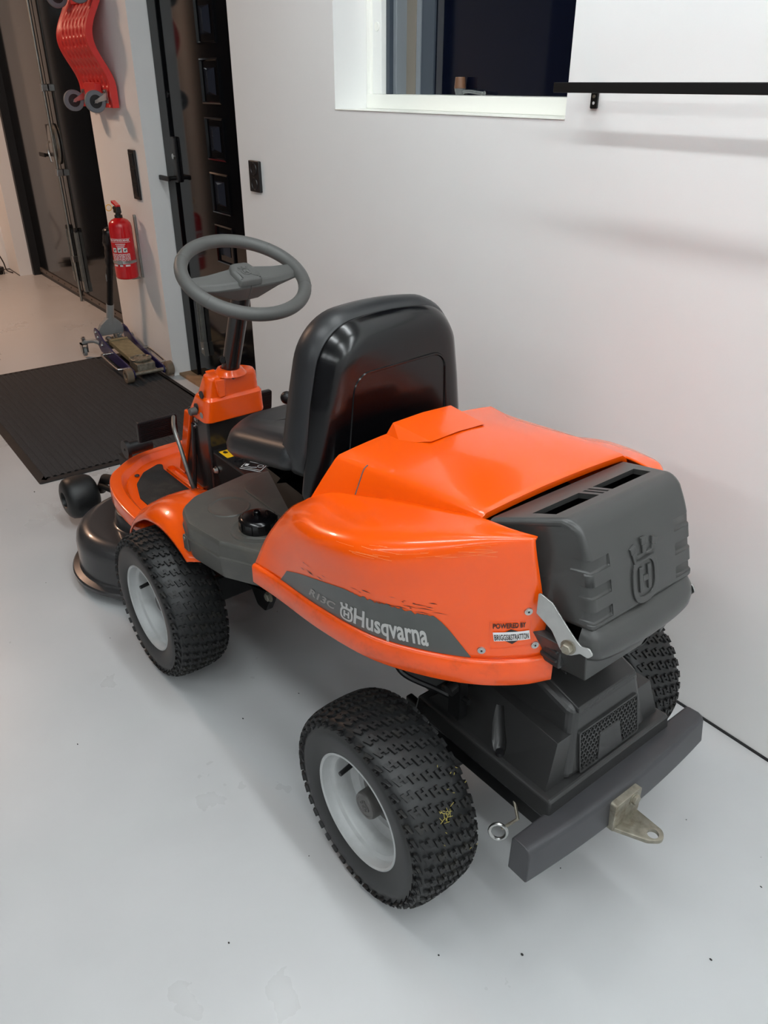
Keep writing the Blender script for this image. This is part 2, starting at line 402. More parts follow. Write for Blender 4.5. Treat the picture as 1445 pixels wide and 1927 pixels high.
door_stay(-3.80, .478, .17, D1[2], d1)
structure('trim_4', box(D1[0], D1[1], WY+.03, D1[2]+.08, 0, .012), M['wood'], smooth=0)

# ------------------------------------------------------------------ door_2: black double door with espagnolette
d2 = structure('door_2', box(D2[0]+.05, -6.045, D2[2], D2[2]+.06, .03, D2[3]), M['door'], smooth=0, bevel=.002)
mob('door_leaf', box(-6.030, D2[1], D2[2], D2[2]+.06, .03, D2[3]), M['door'], d2, smooth=0, bevel=.002)
mob('door_frame', join(box(D2[0], D2[0]+.048, D2[2]-.06, D2[2]+.08, 0, D2[3]), box(-6.046, -6.029, D2[2]+.012, D2[2]+.05, .02, D2[3])), M['door_edge'], d2, smooth=0)
for x0, x1 in ((D2[0]+.06, -6.06), (-6.02, D2[1])):
    s = mob('bottom_seal', join(box(x0, x1, D2[2]-.010, D2[2], .028, .062)), M['alu_dark'], d2, smooth=0, bevel=.002)
    for k in range(int((x1-x0)/.16)+1):
        mob('screw', cyl((x0+.03+.16*k, D2[2]-.010, .045), (x0+.03+.16*k, D2[2]-.013, .045), .005, 8), M['black_metal'], s)
mob('sweep', box(D2[0]+.06, D2[1], D2[2]-.004, D2[2]+.04, 0, .03), M['black_plastic'], d2, smooth=0)
rod = mob('latch_rod', tube([(-6.020, D2[2]-.028, .0), (-6.020, D2[2]-.028, 2.3)], .0095, 10), M['galv'], d2)
for z in (.30, .87, 1.38, 1.9):
    mob('rod_guide', join(box(-6.038, -6.002, D2[2]-.042, D2[2], z-.022, z+.022)), M['steel'], rod, smooth=0, bevel=.004)
mob('latch_plate', plate([Vector((-6.035+.085*math.cos(t), 1.045+.125*math.sin(t))) for t in [2*PI*i/28 for i in range(28)]], D2[2]-.002, D2[2]-.012, XZ, .003), M['galv'], d2)
mob('latch_cam', plate([Vector((-6.075+.055*math.cos(t), 1.045+.118*math.sin(t))) for t in [2*PI*i/28 for i in range(28)]], D2[2]-.012, D2[2]-.028, XZ, .004), M['steel'], d2)
mob('latch_hook', tube(spline([(-6.06, D2[2]-.04, 1.06), (-6.09, D2[2]-.045, 1.045), (-6.11, D2[2]-.045, 1.0), (-6.09, D2[2]-.04, .93)], 6), .007, 8), M['steel'], d2)
mob('lock_plate', plate(rpoly([(-6.20, .965, .008), (-6.155, .965, .008), (-6.155, 1.16, .008), (-6.20, 1.16, .008)]), D2[2], D2[2]-.012, XZ, .003), M['black_plastic'], d2)
mob('door_handle', join(cyl((-6.19, D2[2]-.01, .97), (-6.19, D2[2]-.05, .97), .01), plate(rpoly([(-6.31, .957, .006), (-6.18, .957, .006), (-6.18, .982, .006), (-6.31, .982, .006)]), D2[2]-.045, D2[2]-.058, XZ, .003)), M['black_metal'], d2)
door_stay(-6.105, .50, .14, D2[2], d2)
door_stay(-5.915, .50, .10, D2[2], d2)

# ------------------------------------------------------------------ window_1
y0 = WY+.12
w1 = structure('window_1', join(box(W1[0]+.001, W1[0]+.02, y0+.002, y0+.12, W1[2]+.003, W1[3]-.002), box(W1[0]+.001, W1[1]-.001, y0, y0+.12, W1[2]+.002, W1[2]+.043), box(W1[1]-.02, W1[1]-.001, y0+.002, y0+.12, W1[2]+.003, W1[3]-.002)), M['frame_white'], smooth=0, bevel=.002)
mob('side_casing', box(W1[0]+.02, W1[0]+.066, y0+.012, y0+.1, W1[2]+.043, W1[3]), M['trim'], w1, smooth=0, bevel=.002)
mob('screw_cover', cyl((W1[0]+.046, y0+.012, 1.56), (W1[0]+.046, y0+.009, 1.56), .012, 20), M['frame_white'], w1)
mob('sash_bead', box(W1[0]+.066, W1[0]+.083, y0+.03, y0+.1, W1[2]+.043, W1[3]), M['sash_dark'], w1, smooth=0, bevel=.002)
mob('sash_bead', box(W1[0]+.083, W1[0]+.100, y0+.045, y0+.1, W1[2]+.043, W1[3]), M['sash'], w1, smooth=0, bevel=.002)
mob('sash_liner', box(W1[0]+.100, W1[0]+.145, y0+.085, y0+.1, W1[2]+.043, W1[3]), M['sash_beige'], w1, smooth=0)
mob('sash_liner', box(W1[0]+.145, W1[0]+.165, y0+.088, y0+.1, W1[2]+.043, W1[3]), M['sash'], w1, smooth=0)
mob('sash_stile', box(W1[0]+.165, W1[0]+.225, y0+.092, y0+.12, W1[2]+.043, W1[3]), M['sash_dark'], w1, smooth=0)
mob('pane', box(W1[0]+.165, W1[1]-.02, y0+.098, y0+.104, W1[2]+.040, W1[3]), M['window_glass'], w1, smooth=0)
mob('window_sill', box(W1[0]+.0005, W1[1]-.0005, WY-.003, y0-.0005, W1[2]+.0004, W1[2]+.0022), M['frame_white'], w1, smooth=0, bevel=.002)
# small pipe-shaped item lying on the ledge in front of the pane
px_, pz_ = -1.985, W1[2]+.043
pp = thing('smoking_pipe', 'small brown-bowled pipe lying at the foot of the dark window pane', 'pipe', (px_, y0+.075, pz_))
mob('bowl', xf(revolve([(.0, .002), (.001, .012), (.012, .0155), (.018, .0165)], 18, 'z'), None, (0, 0, 0)), M['clear'], pp)
mob('rim_band', xf(revolve([(.018, .0168), (.018, .0172), (.045, .0150), (.047, .0135), (.047, .001)], 18, 'z')), M['brown'], pp)
mob('stem', tube(spline([(.012, 0, .008), (.04, 0, .010), (.08, 0, .007), (.105, 0, .005)], 5), [.0045]*15+[.007], 8), M['clear'], pp)

# ------------------------------------------------------------------ shelf, socket, switch
SD = .125
sh = thing('wall_rail', 'long black metal rail standing off the white wall right of the window', 'rail', (-1.32, WY, 1.39))
mob('rail_bar', box(0, 2.6, -SD, -SD+.012, 0, .0195), M['black_metal'], sh, smooth=0, bevel=.0015)
for k, x in enumerate((.012, 1.2, 2.4)):
    b = mob('bracket', join(plate(rpoly([(x-.009, -.032, .003), (x+.009, -.032, .003), (x+.009, .015, 0), (x-.009, .015, 0)]), -.001, -.006, XZ), box(x-.009, x+.009, -SD+.012, -.002, .006, .010)), M['black_metal'], sh, smooth=0)
    mob('screw', cyl((x, -.006, -.008), (x, -.008, -.008), .0035, 8), M['rusty'], b)
    mob('keyhole', plate(circ(x, -.021, .0032, 12), -.0062, -.0066, XZ), M['white_print'], b)
def wall_plate(name, label, cat, x0, x1, z0, z1):
    t = thing(name, label, cat, ((x0+x1)/2, WY, (z0+z1)/2)); hw, hh = (x1-x0)/2, (z1-z0)/2
    mob('face_plate', plate(rpoly([(-hw, -hh, .004), (hw, -hh, .004), (hw, hh, .004), (-hw, hh, .004)], 3), 0, -.012, XZ, .002), M['black_plastic'], t, smooth=15)
    return t, hw, hh
so, hw, hh = wall_plate('wall_socket', 'black double wall socket on the white wall right of the glazed door', 'socket', -2.952, -2.872, 1.040, 1.150)
for dz in (.026, -.026):
    o = mob('outlet_well', revolve([(-.0122, .0235), (-.0145, .0225), (-.0145, .0195), (-.0125, .0185), (-.0121, .001)], 24, 'y'), M['black_plastic'], so, smooth=20)
    o.location = (0, 0, dz)
    for dx in (-.0095, .0095): mob('pin_hole', cyl((dx, -.0121, dz-0), (dx, -.0125, dz), .0025, 8), M['door_edge'], so)
sw, hw, hh = wall_plate('light_switch', 'tall black light switch panel on the wall above the fire extinguisher', 'switch', -4.232, -4.152, .888, 1.118)
for k in range(3):
    z = -.072+.072*k
    mob('rocker', hexa([(-.026, -.0118, z-.028), (.026, -.0118, z-.028), (.026, -.0118, z+.028), (-.026, -.0118, z+.028), (-.026, -.0145, z-.028), (.026, -.0145, z-.028), (.026, -.0175, z+.028), (-.026, -.0175, z+.028)]), M['black_plastic'], sw, smooth=0, bevel=.001)

# ================================================================== riding mower
# local frame: x forward, y to the mower's left, z up
mow = thing('riding_mower', 'orange riding lawn mower with charcoal rear shroud and black seat parked along the white wall', 'mower', (-.9, .9543, 0), PI+.04)
mirror = lambda d: ([Vector((v[0], -v[1], v[2])) for v in d[0]], [tuple(reversed(f)) for f in d[1]])

# ---- wheels
TP = [(.060, .1165), (.066, .119), (.0695, .126), (.0725, .140), (.0735, .155), (.0728, .164), (.0705, .168), (.0705, .176), (.0670, .1838), (.0580, .1900), (.042, .1942), (.02, .1960), (0, .1964)]
TPF = TP+[(-y, r) for y, r in reversed(TP[:-1])]
CROWN = [p for p in TPF if p[1] > .167]
CL = [0]
for i in range(1, len(CROWN)): CL.append(CL[-1]+math.dist(CROWN[i], CROWN[i-1]))
def crown_at(s):      # s measured from the middle of the tread
    s += CL[-1]/2; s = min(max(s, 0), CL[-1]-1e-6)
    i = max(k for k in range(len(CL)-1) if CL[k] <= s); f = (s-CL[i])/(CL[i+1]-CL[i])
    (ya, ra), (yb, rb) = CROWN[i], CROWN[i+1]; L_ = CL[i+1]-CL[i]
    return ya+(yb-ya)*f, ra+(rb-ra)*f, (-(rb-ra)/L_*-1, )  # y, r
def tread_mesh():
    V, F = [], []
    hx = [(-.5, -.5), (-.17, -.5), (-.17, -.14), (.17, -.14), (.17, -.5), (.5, -.5), (.5, .5), (.17, .5), (.17, .14), (-.17, .14), (-.17, .5), (-.5, .5)]
    N = 42
    for i in range(N):
        for c in range(-3, 4):
            wd = .0190 if abs(c) < 3 else .015
            s0 = c*.0245; t0 = 2*PI*(i+.28*c)/N
            n = len(V)
            for top in (0, 1):
                for x, y in hx:
                    k = .0175*(.93 if top else 1)
                    s = s0+(x*wd+.28*y*k)*(.93 if top else 1); yy, r, _ = crown_at(s)
                    y2, r2, _ = crown_at(s+.001); ny, nr = -(r2-r), (y2-yy); q = math.hypot(ny, nr) or 1.0
                    ny, nr = (ny/q, nr/q) if nr >= 0 else (-ny/q, -nr/q)
                    h = .0056 if top else -.001
                    r += nr*h; yy += ny*h; t = t0+y*k/.2
                    V.append((r*math.cos(t), yy, r*math.sin(t)))
            m = n+12
            F += [(m+0, m+1, m+10, m+11), (m+2, m+3, m+8, m+9), (m+4, m+5, m+6, m+7)]
            F += [(n+j, n+(j+1) % 12, m+(j+1) % 12, m+j) for j in range(12)]
    return V, F
def logo_shapes(n=28):
    """crown over a rounded shield with an H, unit height, as a list of 2D quads strips [outline] """
    P = []
    def sup(w, h, cy):
        return [(w*math.copysign(abs(math.cos(t))**.72, math.cos(t)), cy+h*math.copysign(abs(math.sin(t))**.72, math.sin(t))) for t in [2*PI*i/n for i in range(n)]]
    o, i_ = sup(.41, .37, .36), sup(.30, .275, .36)
    for k in range(n):
        l = (k+1) % n; P.append([o[k], o[l], i_[l], i_[k]])
    P += [[(-.19, .17), (-.08, .17), (-.08, .55), (-.19, .55)], [(.08, .17), (.19, .17), (.19, .55), (.08, .55)], [(-.08, .315), (.08, .315), (.08, .405), (-.08, .405)]]
    for s in (-1, 1):
        P += [[(s*.19, .69), (s*.32, .63), (s*.39, .80), (s*.27, .84)], [(s*.245, .84), (s*.405, .795), (s*.435, .89), (s*.275, .935)]]
    P += [[(-.29, .65), (.29, .65), (.32, .755), (-.32, .755)]]
    P += [[(-.06, .715), (.06, .715), (.06, .88), (-.06, .88)], [(-.085, .88), (.085, .88), (.085, .985), (-.085, .985)]]
    return P
def logo_relief(fm, d0, d1):
    out = []
    for q in logo_shapes(): out.append(plate([Vector(p) for p in q], d0, d1, fm))
    return join(*out)
TREAD = None
def wheel(a, b, rear):
    global TREAD
    left = b > 0
    wob = mob('wheel', revolve(TPF, 96, 'y'), M['rubber_side'], mow)
    wob.location = (a, b, .2010); wob.rotation_euler = (0, .12*(a > .5)+.5*(b < 0), 0 if left else PI)
    if TREAD is None: TREAD = mob('tread', tread_mesh(), M['rubber'], wob, smooth=0); TREAD['kind'] = 'stuff'
    else:
        t = TREAD.copy(); C.objects.link(t); t.parent = wob
    rim = mob('rim', revolve([(.0600, .1185), (.0665, .1190), (.0680, .1162), (.0650, .1130), (.0530, .1115), (.0480, .1085), (.0440, .1010), (.0400, .0985), (.0200, .0960), (.0110, .0930), (.0070, .0870), (.0040, .0740), (-.0020, .0700), (-.0080, .0560), (-.010, .034), (-.010, .004), (-.016, .004), (-.030, .11), (-.064, .118)], 72, 'y'), M['rim'], wob, smooth=28)
    mob('valve_stem', tube([(.084*math.cos(.36), .004, .084*math.sin(.36)), (.082*math.cos(.36), .018, .082*math.sin(.36)), (.077*math.cos(.36), .050, .077*math.sin(.36))], [.0075, .0055, .0048], 12), M['black_plastic'], wob)
    if rear: mob('hub_flange', revolve([(-.010, .001), (-.006, .060), (.000, .064), (.004, .058), (.007, .034), (.008, .001)], 40, 'y'), M['hub'], wob)  # disc darkened both for dark hub paint and for shade inside the dish
    ch = .047 if rear else .034; kr = 1.0 if rear else .86
    cap = mob('hub_cap', revolve([(-.012, .030*kr), (ch-.006, .0285*kr), (ch-.001, .0265*kr), (ch, .0235*kr), (ch, .0215*kr), (ch-.0012, .0207*kr), (ch-.0012, .001)], 36, 'y'), M['hub'], wob)
    ca = .8
    def fm(x, y, d):
        x, y = x*.025*kr, (y-.5)*.025*kr; return (-(x*math.cos(ca)-y*math.sin(ca)), d, x*math.sin(ca)+y*math.cos(ca))
    mob('cap_emblem', logo_relief(fm, ch-.0015, ch+.0004), M['hub'], wob, smooth=0)
    return wob
WHL = [wheel(-.012, .315, True), wheel(-.012, -.315, True), wheel(.856, .347, False), wheel(.856, -.347, False)]
# dry grass caught in the tread of the near rear tyre
V, F = [], []
for k in range(30):
    c = random.gauss(2.62, .035) if k < 18 else random.uniform(2.2, 3.2); y = random.gauss(.0, .010) if k < 18 else random.uniform(-.06, .02); l = random.uniform(.004, .014) if k < 18 else .004; a = random.uniform(0, PI)
    p = [Vector((.2022*math.cos(c+math.cos(a)*l*t/.2), y+math.sin(a)*l*t, 0.2022*math.sin(c+math.cos(a)*l*t/.2)))*1.0 for t in (-.5, .5)]
    d = cyl(p[0], p[1], .0006, 4); n = len(V); V += d[0]; F += [tuple(i+n for i in f) for f in d[1]]
g = mob('grass_bits', (V, F), M['straw'], mow, smooth=0); g['kind'] = 'stuff'
g.location = (-.012, .315, .2010)

# ---- chassis, engine block, axles
mob('chassis', join(box(.25, 1.32, -.055, .055, .20, .315), box(.30, .62, -.18, .18, .33, .41), box(.80, .92, -.27, .27, .17, .25)), M['black_metal'], mow, smooth=0, bevel=.006)
mob('engine', join(box(-.06, .235, -.145, .145, .40, .735), box(-.10, .2, -.10, .10, .26, .40)), M['black_metal'], mow, smooth=0, bevel=.01)  # plain dark engine mass, put in to block light under the hood
mob('rear_axle', join(cyl((-.012, -.29, .2035), (-.012, .29, .2035), .034, 20), box(-.09, .07, -.07, .07, .13, .29)), M['black_metal'], mow, smooth=40)
fp = mob('frame_plate', plate(rpoly([(.50, .42, .01), (.70, .42, .01), (.70, .33, .02), (.64, .24, .015), (.60, .24, .015), (.55, .33, .02), (.50, .37, .01)]), .185, .205, XZ, .002), M['black_metal'], mow)
for p in ((.60, .36), (.555, .385), (.575, .30)): mob('bolt', hexbolt((p[0], .205, p[1]), (0, 1, 0), .011, .010), M['rusty'], fp)
mob('muffler', plate(rpoly([(-.0, .12, .03), (.12, .12, .03), (.12, .24, .03), (-.0, .24, .03)]), .47, .52, XY, .012), M['galv'], mow)
mob('hose', tube(spline([(.10, .20, .52), (.08, .215, .45), (.06, .21, .40), (0, .17, .375), (-.06, .15, .37)], 8), .006, 8), M['black_plastic'], mow)
mob('linkage', join(box(-.075, -.045, .165, .185, .36, .50), cyl((-.09, .175, .41), (-.02, .175, .40), .006), cyl((-.06, .16, .44), (-.06, .20, .43), .012, 12)), M['black_metal'], mow, smooth=30)

# ---- rear section: base frame, cover, bumper, hitch
for s in (1, -1):
    d = join(box(-.27, .10, .150, .166, .235, .290), hexa([(-.32, .15, .235), (-.265, .15, .235), (-.265, .166, .235), (-.32, .166, .235), (-.32, .15, .262), (-.265, .15, .290), (-.265, .166, .290), (-.32, .166, .262)]))
    mob('side_rail', d if s > 0 else mirror(d), M['black_metal'], mow, smooth=0, bevel=.003)
cov = mob('rear_cover', join(hexa([(-.297, -.179, .283), (.06, -.179, .283), (.06, .179, .283), (-.297, .179, .283), (-.292, -.174, .326), (.055, -.174, .326), (.055, .174, .326), (-.292, .174, .326)])), M['dgrey'], mow, smooth=0, bevel=.006, seg=3)
o = mob('cover_shoulder', hexa([(-.272, -.163, .322), (.04, -.163, .322), (.04, .163, .322), (-.272, .163, .322), (-.262, -.132, .414), (-.06, -.118, .420), (-.06, .118, .420), (-.262, .132, .414)]), M['dgrey'], cov, smooth=0)
# moulded finger dent with its screw hole on the left face
boolean(o, tube([(-.165, .19, .325), (-.150, .158, .352), (-.125, .135, .405)], [.022, .018, .010], 28))
for p in o.data.polygons: p.use_smooth = True
o.data.set_sharp_from_angle(angle=math.radians(28))
b_ = o.modifiers.new('bevel', 'BEVEL'); b_.width = .005; b_.segments = 3; b_.angle_limit = math.radians(30); b_.limit_method = 'ANGLE'
mob('cover_screw', cyl((-.160, .160, .326), (-.160, .160, .334), .008, 12), M['black_plastic'], cov)
mob('cover_top', hexa([(-.281, -.120, .322), (.03, -.120, .322), (.03, .120, .322), (-.281, .120, .322), (-.258, -.092, .460), (-.03, -.098, .535), (-.03, .098, .535), (-.258, .092, .460)]), M['dgrey'], cov, smooth=0, bevel=.016, seg=4)
# raised panel over the top and grille on the rear face
fa = lambda z: -.281+(z-.322)*.1667
mob('top_panel', join(hexa([(-.262, -.083, .452), (-.06, -.088, .520), (-.06, .088, .520), (-.262, .083, .452), (-.259, -.080, .4615), (-.06, -.085, .531), (-.06, .085, .531), (-.259, .080, .4615)]),
    hexa([(-.20, -.050, .476), (-.06, -.052, .528), (-.06, -.046, .528), (-.20, -.044, .476), (-.20, -.049, .4845), (-.06, -.051, .535), (-.06, -.047, .535), (-.20, -.045, .4845)]),
    hexa([(-.20, .044, .476), (-.06, .046, .528), (-.06, .052, .528), (-.20, .050, .476), (-.20, .045, .4845), (-.06, .047, .535), (-.06, .051, .535), (-.20, .049, .4845)])), M['dgrey'], cov, smooth=0, bevel=.003)
rimo = rpoly([(-.086, .330, .006), (.086, .330, .006), (.084, .4145, .006), (-.084, .4145, .006)], 3)
fr_ = mob('grille_frame', pillow(rimo, [(0, .0005), (0, -.0045), (.0035, -.0045), (.0045, -.001), (.0045, .0005)], lambda x, y, d: (fa(y)+d, x, y)), M['dgrey'], cov)
mob('grille_back', pillow(inset(rimo, .004), [(0, .0), (0, -.0008)], lambda x, y, d: (fa(y)+d, x, y)), M['door_edge'], fr_, smooth=0)
V, F = [], []
hp = .0098; rr = hp/math.sqrt(3)
for j in range(12):
    for i in range(-9, 10):
        x = (i+.5*(j % 2))*hp; z = .3365+j*hp*.866
        if abs(x) > .079 or z > .411: continue
        if z < .3845 and abs(x) < .029+(.3845-z)*.16: continue
        if z > .398 and False: continue
        n = len(V); ring = []
        for d in (-.0008, -.0042):
            for q in (rr*.99, rr*.74):
                for k in range(6):
                    t = PI/6+k*PI/3; X, Z = x+q*math.cos(t), z+q*math.sin(t); V.append((fa(Z)+d, X, Z))
        for k in range(6):
            l = (k+1) % 6
            F += [(n+12+k, n+12+l, n+18+l, n+18+k), (n+6+k, n+6+l, n+18+l, n+18+k)]
gm = mob('honeycomb', (V, F), M['dgrey'], fr_, smooth=0); gm['kind'] = 'stuff'
mob('grille_plate', plate(rpoly([(-.036, .331, .003), (.036, .331, .003), (.029, .386, .006), (-.029, .386, .006)], 3), -.0005, -.0055, lambda x, y, d: (fa(y)+d, x, y), .002), M['dgrey'], fr_)
# bumper bar bowed backwards
R = []
for i in range(17):
    b = .256*(1-2*i/16); bow = -.014*(1-(b/.256)**2)
    sec = [(-.292, .228), (-.326, .227), (-.329, .232), (-.325, .286), (-.320, .295), (-.311, .2985), (-.296, .2975), (-.290, .294)]
    R.append([Vector((x+(bow if x < -.30 else .006), b*(1.02 if z < .25 else 1), z)) for x, z in sec])
bump = mob('bumper', rings(R), M['bumper'], mow, smooth=30, bevel=.002)
hit = mob('hitch_plate', plate(rpoly([(-.016, .222, .006), (.060, .222, .006), (.060, .287, .006), (-.016, .287, .006)], 3), -.336, -.352, YZ, .002), M['rusty'], bump)
mob('hitch_bolt', hexbolt((-.352, .006, .272), (-1, 0, 0), .010, .008), M['rusty'], bump)
to = mob('hitch_tongue', plate(rpoly([(-.346, -.014, .003), (-.346, .058, .003), (-.405, .030, .022), (-.424, .008, .018), (-.410, -.010, .016)], 5), .222, .230, XY, .001), M['rusty'], bump)
boolean(to, cyl((-.402, .010, .2), (-.402, .010, .25), .0105, 24))
mob('release_rod', tube([(-.20, .158, .255), (-.232, .178, .235), (-.214, .198, .208)], .0035, 8), M['rusty'], mow)
mob('pull_ring', tube([Vector((-.210+.012*math.cos(t), .203+.010*math.cos(t), .200+.0195*math.sin(t))) for t in [2*PI*i/20 for i in range(20)]], .0035, 8, closed=True), M['steel'], mow)

# ---- orange bodywork
V3 = Vector
FEN = [
 [V3(p) for p in ((.290,.258,.705),(.250,.236,.728),(.177,.216,.746),(.068,.205,.773),(-.030,.195,.793),(-.100,.186,.805),(-.155,.176,.806),(-.193,.158,.803))],
 [V3(p) for p in ((.320,.285,.678),(.243,.312,.703),(.150,.330,.722),(.050,.329,.746),(-.030,.303,.763),(-.100,.262,.780),(-.152,.222,.793),(-.199,.168,.795))],
 [V3(p) for p in ((.352,.318,.618),(.268,.334,.640),(.155,.346,.655),(.036,.338,.668),(-.045,.305,.680),(-.118,.252,.692),(-.170,.201,.698),(-.207,.149,.702))],
 [V3(p) for p in ((.366,.346,.553),(.280,.340,.556),(.149,.335,.560),(.022,.314,.562),(-.074,.271,.565),(-.145,.219,.567),(-.192,.162,.569),(-.214,.115,.571))],
]
def fen(u, v): return gridpt(FEN, u, v)
def fen_at(u, v, off): return gridpt(FEN, u, v)+gridn(FEN, u, v)*off*FSG
_t = gridn(FEN, 3.5, 1.8); FSG = 1 if _t.y > 0 else -1
fd = gridmesh(FEN, 56, 36)
# rolled lip along the lower edge
lip = []
for i in range(57):
    u = 7*i/56; p = fen(u, 3); q = fen(u, 2.9); n = gridn(FEN, u, 3)*FSG; n.z = 0; n.normalize()
    h = .043+.009*u/7
    lip.append([p-n*.004+V3((0,0,.002)), p+n*.004+V3((0,0,.001)), p+n*.0075-V3((0,0,.004)), p+n*.0075-V3((0,0,h-.003)), p+n*.0055-V3((0,0,h)), p-n*.002-V3((0,0,h)), p-n*.004-V3((0,0,h-.004))])
lipd = rings(lip)
fenL = mob('side_panel', fd, M['orange'], mow, smooth=60, solid=.004)
mob('panel_lip', lipd, M['orange_worn'], fenL, smooth=50)
fenR = mob('side_panel', mirror(fd), M['orange'], mow, smooth=60, solid=.004)
mob('panel_lip', mirror(lipd), M['orange_worn'], fenR, smooth=50)
# top hood
st = [(.285, .258, .705, .262, .209, .789, .806), (.200, .226, .738, .200, .199, .790, .815), (.110, .211, .762, .110, .193, .798, .822), (.020, .201, .783, .020, .188, .806, .825), (-.050, .193, .796, -.050, .184, .810, .822), (-.098, .187, .803, -.096, .181, .811, .819)]
rowsH = []
for sa, sb, sz, ra, rb, rz, cz in st:
    L_ = [V3((sa, sb+.004, sz-.012)), V3((sa, sb, sz)), V3(((sa+ra)/2, (sb+rb)/2+.001, (sz+rz)/2)), V3((ra, rb+.003, rz-.004)), V3((ra, rb-.006, rz+.002))]
    for k in range(1, 6):
        t = k/6; L_.append(V3((ra, (rb-.006)*(1-t), rz+.002+(cz-rz-.002)*(1-(1-t)**2))))
    row = L_+[V3((ra, 0, cz))]+[V3((p.x, -p.y, p.z)) for p in reversed(L_)]
    rowsH.append(row)
dense = []
for i in range(len(rowsH)-1):
    for k in range(6):
        t = k/6
        def cc(j):
            a = rowsH[i-1][j] if i else rowsH[i][j]*2-rowsH[i+1][j]
            d = rowsH[i+2][j] if i+2 < len(rowsH) else rowsH[i+1][j]*2-rowsH[i][j]
            return cr(a, rowsH[i][j], rowsH[i+1][j], d, t)
        dense.append([cc(j) for j in range(len(rowsH[0]))])
dense.append(rowsH[-1]); dense.append([p+V3((-.004, 0, -.003)) for p in rowsH[-1]]); dense.append([p+V3((-.004, 0, -.014)) for p in rowsH[-1]])
dense.insert(0, [p+V3((.004, 0, -.006)) for p in dense[0]]); dense.insert(0, [p+V3((.000, 0, -.03)) for p in dense[0]])
hood = mob('engine_hood', rings(dense, closed=False), M['orange'], mow, smooth=38, solid=.004)
# raised air scoop at the front of the hood
mob('hood_scoop', ([(.262, .092, .800), (.258, .076, .826), (.258, -.076, .826), (.262, -.092, .800), (.150, .070, .8195), (.150, -.070, .8195), (.21, .098, .805), (.21, -.098, .805), (.256, 0, .830), (.150, 0, .8225), (.264, 0, .800)],
    [(0, 1, 8, 10), (10, 8, 2, 3), (1, 4, 9, 8), (8, 9, 5, 2), (0, 6, 1), (1, 6, 4), (2, 7, 3), (5, 7, 2)]), M['orange'], hood, smooth=20, bevel=.003, seg=3)
hs = [V3((p.x-.03, p.y, p.z)) for p in dense[8][1:6]]
mob('hood_seam', tube(spline([p+V3((0, .0006, .0006)) for p in dense[9][1:5]], 5), .0011, 6), M['hub'], hood)
# screws along the rear lower corner of the near panel
FUV = dict()
for nm_, (u, v) in (('a', (6.547, 2.27)), ('b', (6.477, 2.80)), ('c', (5.143, 2.84))):
    p, n = fen_at(u, v, 0), gridn(FEN, u, v)*FSG
    o = mob('panel_screw', join(cyl(p-n*.001, p+n*.0022, .0072, 20, .0066), cyl(p+n*.0022, p+n*.0030, .0040, 16)), M['steel'], fenL)
    mob('screw_socket', cyl(p+n*.0025, p+n*.0034, .0020, 6), M['black_metal'], o, smooth=0)
# decals on the near side panel
def onpanel(uv, off): return fen_at(uv[0], uv[1], off)
low = [(1.03, 2.965), (1.48, 2.97), (1.95, 2.97), (2.5, 2.97), (3.0, 2.97), (3.48, 2.97), (3.96, 2.97), (4.47, 2.97), (4.84, 2.975)]
upp = [(1.217, 2.623), (1.797, 2.381), (2.659, 2.168), (2.969, 2.177), (3.326, 2.204), (3.74, 2.236), (4.094, 2.305), (4.515, 2.368), (4.87, 2.965)]
lo_, up_ = spline([(a, b, 0) for a, b in low], 8), spline([(a, b, 0) for a, b in upp], 8)
rnd = random.Random(3)
for i, p in enumerate(up_):
    if 22 < i < 56: p.y += rnd.uniform(-.035, .030)        # torn and scraped upper edge
rws = [[onpanel((a.x+(b.x-a.x)*t, a.y+(b.y-a.y)*t), .0009) for a, b in zip(lo_, up_)] for t in [k/8 for k in range(9)]]
decal = mob('side_decal', rings(rws, closed=False), M['decal'], fenL, smooth=60)
def panel_text(body, o, ux, vy, mt, name, par, off=.0016, bold=.02, label=None):
    V, F = lettering(body, 1.0, bold)
    r = mob(name, ([onpanel((o[0]+x*ux[0]+y*vy[0], o[1]+x*ux[1]+y*vy[1]), off) for x, y in V], F), mt, par, smooth=0)
    if label: r['label'] = label
    return r
panel_text('R13C', (1.80, 2.80), (.55, .0), (.10, -.19), M['silver_dim'], 'model_lettering', decal, bold=.03)
panel_text('Husqvarna', (2.715, 2.862), (1.405, .0), (.150, -.383), M['silver'], 'brand_lettering', decal, bold=.025)
q = [[onpanel((2.565+(x)*.30+y*.15, 2.905-y*.44), .0016) for x, y in sh_] for sh_ in logo_shapes()]
mob('crown_emblem', join(*[(p_, [tuple(range(len(p_)))]) for p_ in q]), M['silver'], decal, smooth=0)
st_ = mob('engine_sticker', join(*[rings([[onpanel((a[0]+(b[0]-a[0])*i/12, a[1]+(b[1]-a[1])*i/12), .0010) for i in range(13)], [onpanel((a[0]+(b[0]-a[0])*i/12+dx, a[1]+(b[1]-a[1])*i/12+dy), .0010) for i in range(13)]], closed=False) for a, b, dx, dy in
    (((5.33, 2.815), (6.42, 2.78), 0, .006), ((5.53, 2.40), (6.55, 2.395), 0, .006), ((5.33, 2.815), (5.53, 2.40), .008, 0), ((6.42, 2.78), (6.55, 2.395), .008, 0))]), M['orange_worn'], fenL, smooth=0)
panel_text('POWERED BY', (5.553, 2.496), (.81, .004), (.04, -.075), M['black_print'], 'sticker_lettering', st_, off=.0012, bold=.03)
mob('sticker_diamond', rings([[onpanel(p, .0012) for p in ((5.56, 2.625), (5.96, 2.515), (6.36, 2.618))], [onpanel(p, .0012) for p in ((5.56, 2.630), (5.86, 2.745), (6.36, 2.622))]], closed=False), M['black_print'], st_, smooth=0)
